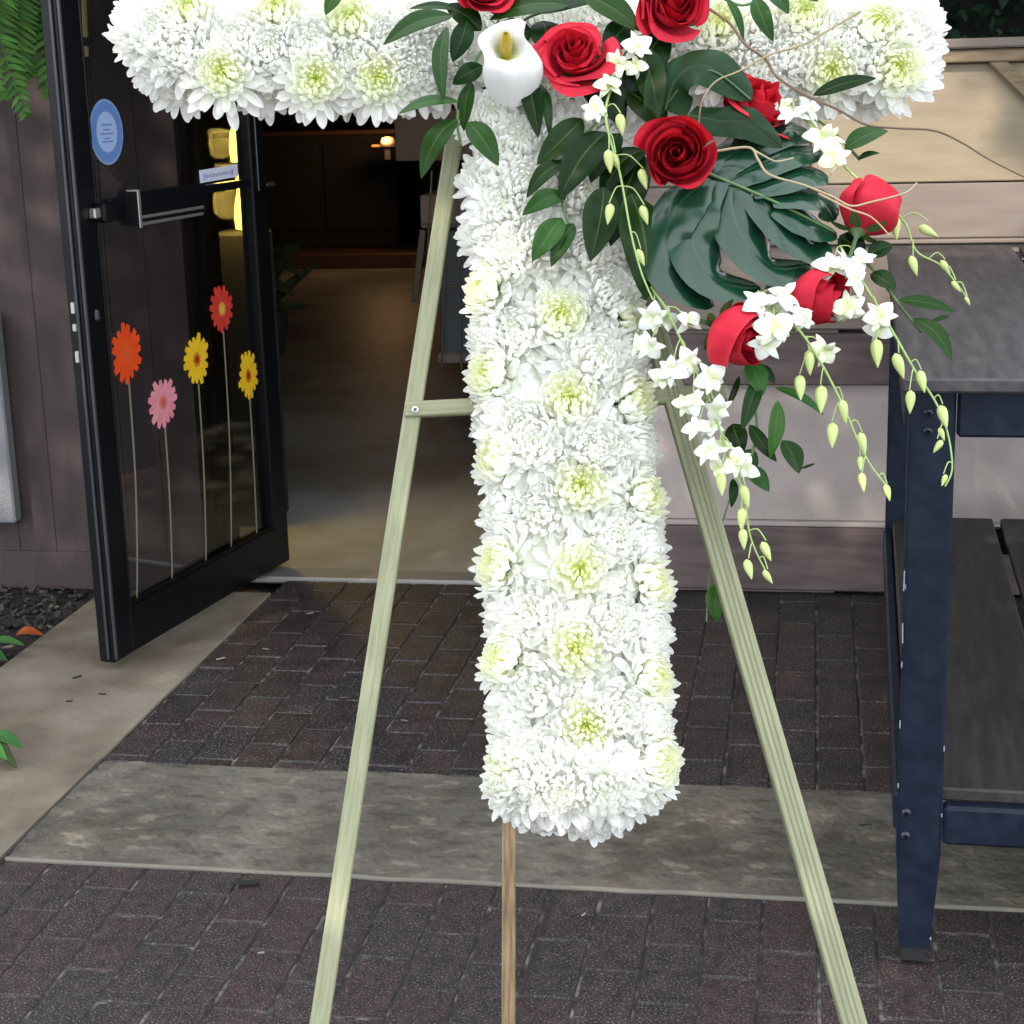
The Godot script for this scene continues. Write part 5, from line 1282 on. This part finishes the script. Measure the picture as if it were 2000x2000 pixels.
	spray("orchid spray with white blossoms under the closed bud and buds hanging before the table leg",
		[Vector3(0.4527, 0.2084, 0.09), Vector3(0.4841, 0.1425, 0.1), Vector3(0.5176, 0.0772, 0.1), Vector3(0.5437, 0.0276, 0.095), Vector3(0.5731, -0.0217, 0.09), Vector3(0.5868, -0.0634, 0.085), Vector3(0.5907, -0.1085, 0.08), Vector3(0.5796, -0.1334, 0.08)],
		[[Vector3(0.4388, 0.1698, 0.11), Vector3(-0.1, 0.3, 0.9), 0.2, 1.4], [Vector3(0.4649, 0.1506, 0.115), Vector3(0.3, -0.1, 0.9), 2.1, 1.3], [Vector3(0.4792, 0.1837, 0.1), Vector3(0.4, 0.5, 0.7), 1.0, 1.1], [Vector3(0.4573, 0.1122, 0.105), Vector3(-0.1, -0.4, 0.9), 0.1, 1.2, true], [Vector3(0.499, 0.0989, 0.105), Vector3(0.2, -0.3, 0.9), 0.6, 1.2, true]],
		[[Vector3(0.4939, 0.0478, 0.1), 0.042, 0.0], [Vector3(0.5233, 0.0295, 0.1), 0.038, 0.1], [Vector3(0.5537, 0.0093, 0.095), 0.034, 0.2], [Vector3(0.5369, -0.0187, 0.092), 0.034, 0.0], [Vector3(0.581, -0.039, 0.09), 0.036, 0.15], [Vector3(0.5784, -0.0623, 0.086), 0.02, 0.3], [Vector3(0.5724, -0.0789, 0.084), 0.022, -0.5], [Vector3(0.5787, -0.1249, 0.08), 0.018, -0.4]])
	spray("orchid spray above the closed rose bud, its thin bud string over the table top",
		[Vector3(0.3942, 0.4261, 0.09), Vector3(0.4298, 0.3697, 0.1), Vector3(0.4688, 0.3238, 0.09), Vector3(0.5423, 0.2549, 0.08), Vector3(0.5608, 0.205, 0.08), Vector3(0.5949, 0.1822, 0.08), Vector3(0.626, 0.1369, 0.08)],
		[[Vector3(0.3966, 0.4009, 0.105), Vector3(-0.2, 0.2, 0.9), 0.5, 1.2], [Vector3(0.4172, 0.4114, 0.1), Vector3(0.4, 0.3, 0.8), 1.7, 1.0], [Vector3(0.4313, 0.3623, 0.11), Vector3(0.1, 0.1, 0.9), 2.6, 1.3, true], [Vector3(0.4488, 0.3352, 0.105), Vector3(0.2, -0.2, 0.9), 0.9, 1.2, true], [Vector3(0.3832, 0.4221, 0.09), Vector3(-0.2, 0.5, 0.8), 2.0, 0.9]],
		[[Vector3(0.5325, 0.2388, 0.085), 0.038, 0.05], [Vector3(0.5783, 0.2319, 0.085), 0.032, 0.95], [Vector3(0.5555, 0.1822, 0.082), 0.03, 0.2], [Vector3(0.5998, 0.1807, 0.08), 0.024, 0.6], [Vector3(0.6128, 0.152, 0.08), 0.02, 0.7], [Vector3(0.627, 0.1309, 0.08), 0.014, 0.5]])

# ---- greenery round the doorway
func make_plants():
	rng.seed = 95
	var f: Node3D = thing("fern", "green fern fronds hanging in front of the brown wall beside the door", "fern", Transform3D(Basis(), Vector3(-2.0659, 1.9419, -4.55)))
	var o0 := Vector3(-2.0659, 1.9419, -4.55)
	for q in [[Vector3(-2.1419, 1.6835, -4.5), Vector3(-2.0781, 1.4331, -4.5)], [Vector3(-2.0505, 1.749, -4.6), Vector3(-2.0582, 1.4813, -4.6)], [Vector3(-2.1868, 1.7098, -4.45), Vector3(-2.1183, 1.4792, -4.45)], [Vector3(-2.1605, 1.8188, -4.6), Vector3(-2.1477, 1.592, -4.6)], [Vector3(-2.0928, 1.8452, -4.65), Vector3(-2.1012, 1.6179, -4.65)], [Vector3(-2.2457, 1.8483, -4.6), Vector3(-2.2264, 1.5537, -4.6)], [Vector3(-2.0462, 1.8698, -4.65), Vector3(-2.0518, 1.6168, -4.7)], [Vector3(-2.249, 1.7654, -4.5), Vector3(-2.2381, 1.4744, -4.5)], [Vector3(-2.1046, 1.7097, -4.55), Vector3(-2.1151, 1.4972, -4.55)], [Vector3(-2.1651, 1.7269, -4.62), Vector3(-2.1047, 1.5366, -4.62)], [Vector3(-2.0961, 1.7124, -4.66), Vector3(-2.0539, 1.5075, -4.66)]]:
		var s := Sheet.new()
		var path := smooth([Vector3.ZERO, (q[0] - o0) * 0.5 + Vector3(0, 0.05, 0.05), q[0] - o0, q[1] - o0], 14)
		s.tube(path, 0.0016, Color(0.1, 0.14, 0.04), 5)
		for i in range(4, path.size() - 1):
			var t := float(i) / path.size()
			var d := (path[i + 1] - path[i]).normalized()
			var side := d.cross(Vector3(0.15, 0.1, 1)).normalized()
			var L := 0.075 * (1.0 - pow(t, 3.0)) + 0.006
			for sg in [-1, 1]:
				leaf_sheet(s, path[i], path[i] + side * sg * L + d * L * 0.45 + Vector3(0, -0.01, R(-0.01, 0.01)), 0.0125, Vector3(R(-0.2, 0.2), 0.3, 1), Color(0.05, 0.14, 0.025) * R(0.7, 1.5), 0.05, 0.6)
		part("frond", s.done(), M.dull_leaf, f)
	# plant whose leaves reach into the picture at the edge of the walk
	o0 = Vector3(-1.9555, -0.09, -3.55)
	var b := thing("edge_plant", "green pointed leaves poking in over the edge of the walk", "plant", Transform3D(Basis(), o0))
	var st := Sheet.new()
	st.tube(smooth([Vector3.ZERO, Vector3(0.02, 0.08, 0.0), Vector3(0.05, 0.11, 0.02)]), 0.004, Color(0.08, 0.12, 0.04))
	part("stem", st.done(), M.stem, b)
	for q in [[Vector3(-1.8413, 0.0733, -3.5), Vector3(-1.764, 0.0516, -3.48), 0.03, 0.11], [Vector3(-1.8345, 0.066, -3.5), Vector3(-1.7689, 0.0137, -3.45), 0.03, 0.06], [Vector3(-1.8626, 0.0624, -3.5), Vector3(-1.7915, 0.0353, -3.45), 0.03, 0.13], [Vector3(-1.8874, 0.0409, -3.52), Vector3(-1.9059, 0.1035, -3.52), 0.03, 0.09]]:
		leaf(b, q[0] - o0, q[1] - o0, q[2], Vector3(0, 0.8, 0.6), Color(0.04, q[3], 0.03), M.leaf, 0.12)
	o0 = Vector3(-2.2495, -0.0003, -4.25)
	b = thing("strap_leaf_plant", "low strap leaf lying at the edge of the planting bed", "plant", Transform3D(Basis(), o0))
	leaf(b, Vector3(0, 0.01, 0), Vector3(-2.097, 0.0549, -4.2) - o0, 0.035, Vector3(0, 1, 0.3), Color(0.05, 0.14, 0.035), M.leaf, 0.1)
	leaf(b, Vector3(0, 0.01, 0), Vector3(-2.0978, 0.0482, -4.1) - o0, 0.03, Vector3(0, 1, 0.3), Color(0.03, 0.09, 0.025), M.leaf, 0.1)
	var dl := Sheet.new()
	leaf_sheet(dl, Vector3(-0.04, 0, 0), Vector3(0.04, 0.012, 0.005), 0.03, Vector3(0, 1, 0.5), Color(0.2, 0.05, 0.015), 0.2)
	var d := part("dead_leaf", dl.done(), M.dull_leaf, self, Transform3D(Basis(), Vector3(-2.1214, 0.0326, -4.3) + Vector3(0, 0.005, 0)))
	tag(d, "curled orange brown dead leaf at the edge of the planting bed", "leaf")
	# hedge behind the low wall
	var h := thing("hedge", "dark evergreen hedge behind the low panelled wall", "hedge", Transform3D(Basis(), Vector3(0.9, 0, -5.75)))
	var hs := Sheet.new()
	for i in 9000:
		var c := Vector3(R(-1.1, 1.6), R(1.2, 2.6), R(-0.25, 0.25))
		c.z += 0.12 * sin(c.x * 5.0) + 0.1 * sin(c.y * 7.0)
		var a := Vector3(R(-1, 1), R(-0.8, 0.9), R(-0.3, 1)).normalized()
		var L := R(0.03, 0.06)
		var side := a.cross(Vector3(R(-1, 1), R(-1, 1), 1)).normalized() * L * 0.28
		var col := Color(0.012, 0.03, 0.014) * R(0.6, 1.8)
		col.a = 1.0
		hs.quad(c, c + a * L * 0.5 + side, c + a * L, c + a * L * 0.5 - side, col, Vector3(0, 0.3, 1))
	part("foliage", hs.done(), M.dull_leaf, h).set_meta("kind", "stuff")
	part("core", box_mesh(Vector3(0.2, 1.25, -0.3), Vector3(2.8, 2.5, 0.3), 0.05), M.hedge_core, h)
	# slim rod added to stand in for a yellow reflection in the glass
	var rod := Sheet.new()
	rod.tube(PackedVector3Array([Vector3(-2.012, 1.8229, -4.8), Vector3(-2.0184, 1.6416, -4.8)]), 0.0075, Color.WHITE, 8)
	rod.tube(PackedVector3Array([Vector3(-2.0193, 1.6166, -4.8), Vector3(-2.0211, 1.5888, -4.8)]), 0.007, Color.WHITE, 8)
	tag(part("reflection_rod", rod.done(), M.rod), "slim pale yellow rod added as a reflection in the door glass near its top", "rod")
	# pale rough panel on the brown wall
	var pn := part("rough_panel", box_mesh(Vector3(-2.58, 0.541, -4.83), Vector3(0.4, 0.64, 0.05), 0.006), M.stucco)
	tag(pn, "pale grey rough-faced panel standing against the brown board wall", "panel")
	# bits blown over the paving
	var li := Sheet.new()
	for q in [[Vector3(-1.5535, 0, -4.2486), 0.012, Color(0.225, 0.216, 0.189)], [Vector3(-1.4552, 0, -4.3379), 0.01, Color(0.158, 0.149, 0.135)], [Vector3(-1.4237, 0, -4.6629), 0.01, Color(0.18, 0.158, 0.135)], [Vector3(-1.8887, -0, -4.0723), 0.012, Color(0.0225, 0.0203, 0.018)], [Vector3(-1.7694, 0, -3.9555), 0.009, Color(0.027, 0.0225, 0.018)], [Vector3(-1.8344, 0, -3.8976), 0.008, Color(0.027, 0.0225, 0.018)], [Vector3(-1.141, 0, -3.9868), 0.01, Color(0.09, 0.054, 0.036)], [Vector3(-0.9529, -0, -3.845), 0.009, Color(0.113, 0.099, 0.09)], [Vector3(-1.0664, 0, -2.9647), 0.026, Color(0.009, 0.0081, 0.0072)], [Vector3(-1.3151, 0, -3.3223), 0.009, Color(0.135, 0.113, 0.081)], [Vector3(-0.3974, 0, -2.9066), 0.006, Color(0.225, 0.216, 0.203)], [Vector3(-0.9513, 0, -2.6981), 0.006, Color(0.203, 0.194, 0.18)], [Vector3(0.1251, 0, -3.3554), 0.012, Color(0.018, 0.0158, 0.0135)]]:
		li.box(q[0] + Vector3(0, 0.004, 0), Vector3(q[1] * 2.2, 0.003, q[1] * 0.6), 0.001, q[2], Basis(Vector3.UP, R(-0.4, 1.2)))
	tag(part("fallen_bits", li.done(), M.mulch), "tiny dry bits and petals scattered over the paving and walk", "litter", "", "stuff")

# unseen tree added to block sun; crown cut open to light the low wall
func make_added_tree():
	rng.seed = 99
	var mid := Vector3(-0.6, 0.7, -3.4) + SUN * 8.0
	var o := thing("added_shade_tree", "broad leafy unseen tree added to shade the shop front", "tree", Transform3D(Basis(), Vector3(mid.x, 0, mid.z)))
	var tr := Sheet.new()
	tr.tube(smooth([Vector3(0, -0.05, 0), Vector3(0.05, 1.5, 0.0), Vector3(-0.05, 3.0, 0.05), Vector3(0, mid.y, 0)]), [0.2, 0.19, 0.18, 0.17, 0.17, 0.16, 0.16, 0.15, 0.15, 0.14, 0.14, 0.13, 0.13, 0.12, 0.12, 0.11, 0.1, 0.09, 0.08], Color(0.08, 0.06, 0.045), 10)
	for k in 9:
		var a := TAU * k / 9.0
		tr.tube(smooth([Vector3(0, 3.0 + 0.2 * k, 0), Vector3(cos(a) * 1.2, 3.9 + 0.2 * k, sin(a) * 1.2), Vector3(cos(a) * 2.6, 4.4 + 0.3 * (k % 4), sin(a) * 2.4)], 4), [0.09, 0.08, 0.07, 0.06, 0.05, 0.04, 0.03, 0.02, 0.015], Color(0.08, 0.06, 0.045), 7)
	part("trunk", tr.done(), M.stem, o)
	var gap := Vector3(0.2, 1.31, -4.96)
	var nf := noise(1.0, 17, 3)
	var s := Sheet.new()
	for i in 30000:
		var d := Vector3(R(-1, 1), R(-1, 1), R(-1, 1))
		if d.length() > 1.0:
			continue
		var p := Vector3(d.x * 3.3, d.y * 1.7, d.z * 3.0)
		var w := p + mid
		var t := (w - gap).dot(SUN)
		var off := w - gap - SUN * t
		var ox := off.x
		var oy := off.y + off.z * 0.3
		var edge := 1.0 + 0.8 * nf.get_noise_2d(ox * 9.0, oy * 9.0)
		if pow(ox / 0.36, 2.0) + pow(oy / 0.27, 2.0) < edge:
			continue
		var y := Vector3(R(-1, 1), R(-1, 0.4), R(-1, 1)).normalized()
		var L := R(0.1, 0.18)
		var x := y.cross(Vector3(R(-1, 1), R(-1, 1), R(-1, 1))).normalized() * L * 0.3
		p.y += mid.y
		var col := Color(0.03, 0.075, 0.02) * R(0.7, 1.4)
		col.a = 1.0
		s.quad(p, p + y * L * 0.5 + x, p + y * L, p + y * L * 0.5 - x, col, Vector3.UP)
	part("crown", s.done(), M.dull_leaf, o).set_meta("kind", "stuff")

func _ready():
	make_camera_and_light()
	make_materials()
	make_ground()
	make_building()
	make_added_tree()
	make_interior()
	make_door()
	make_table()
	make_easel()
	make_cross()
	make_foliage()
	make_monstera()
	make_roses()
	make_calla()
	make_orchids()
	make_twigs()
	make_plants()
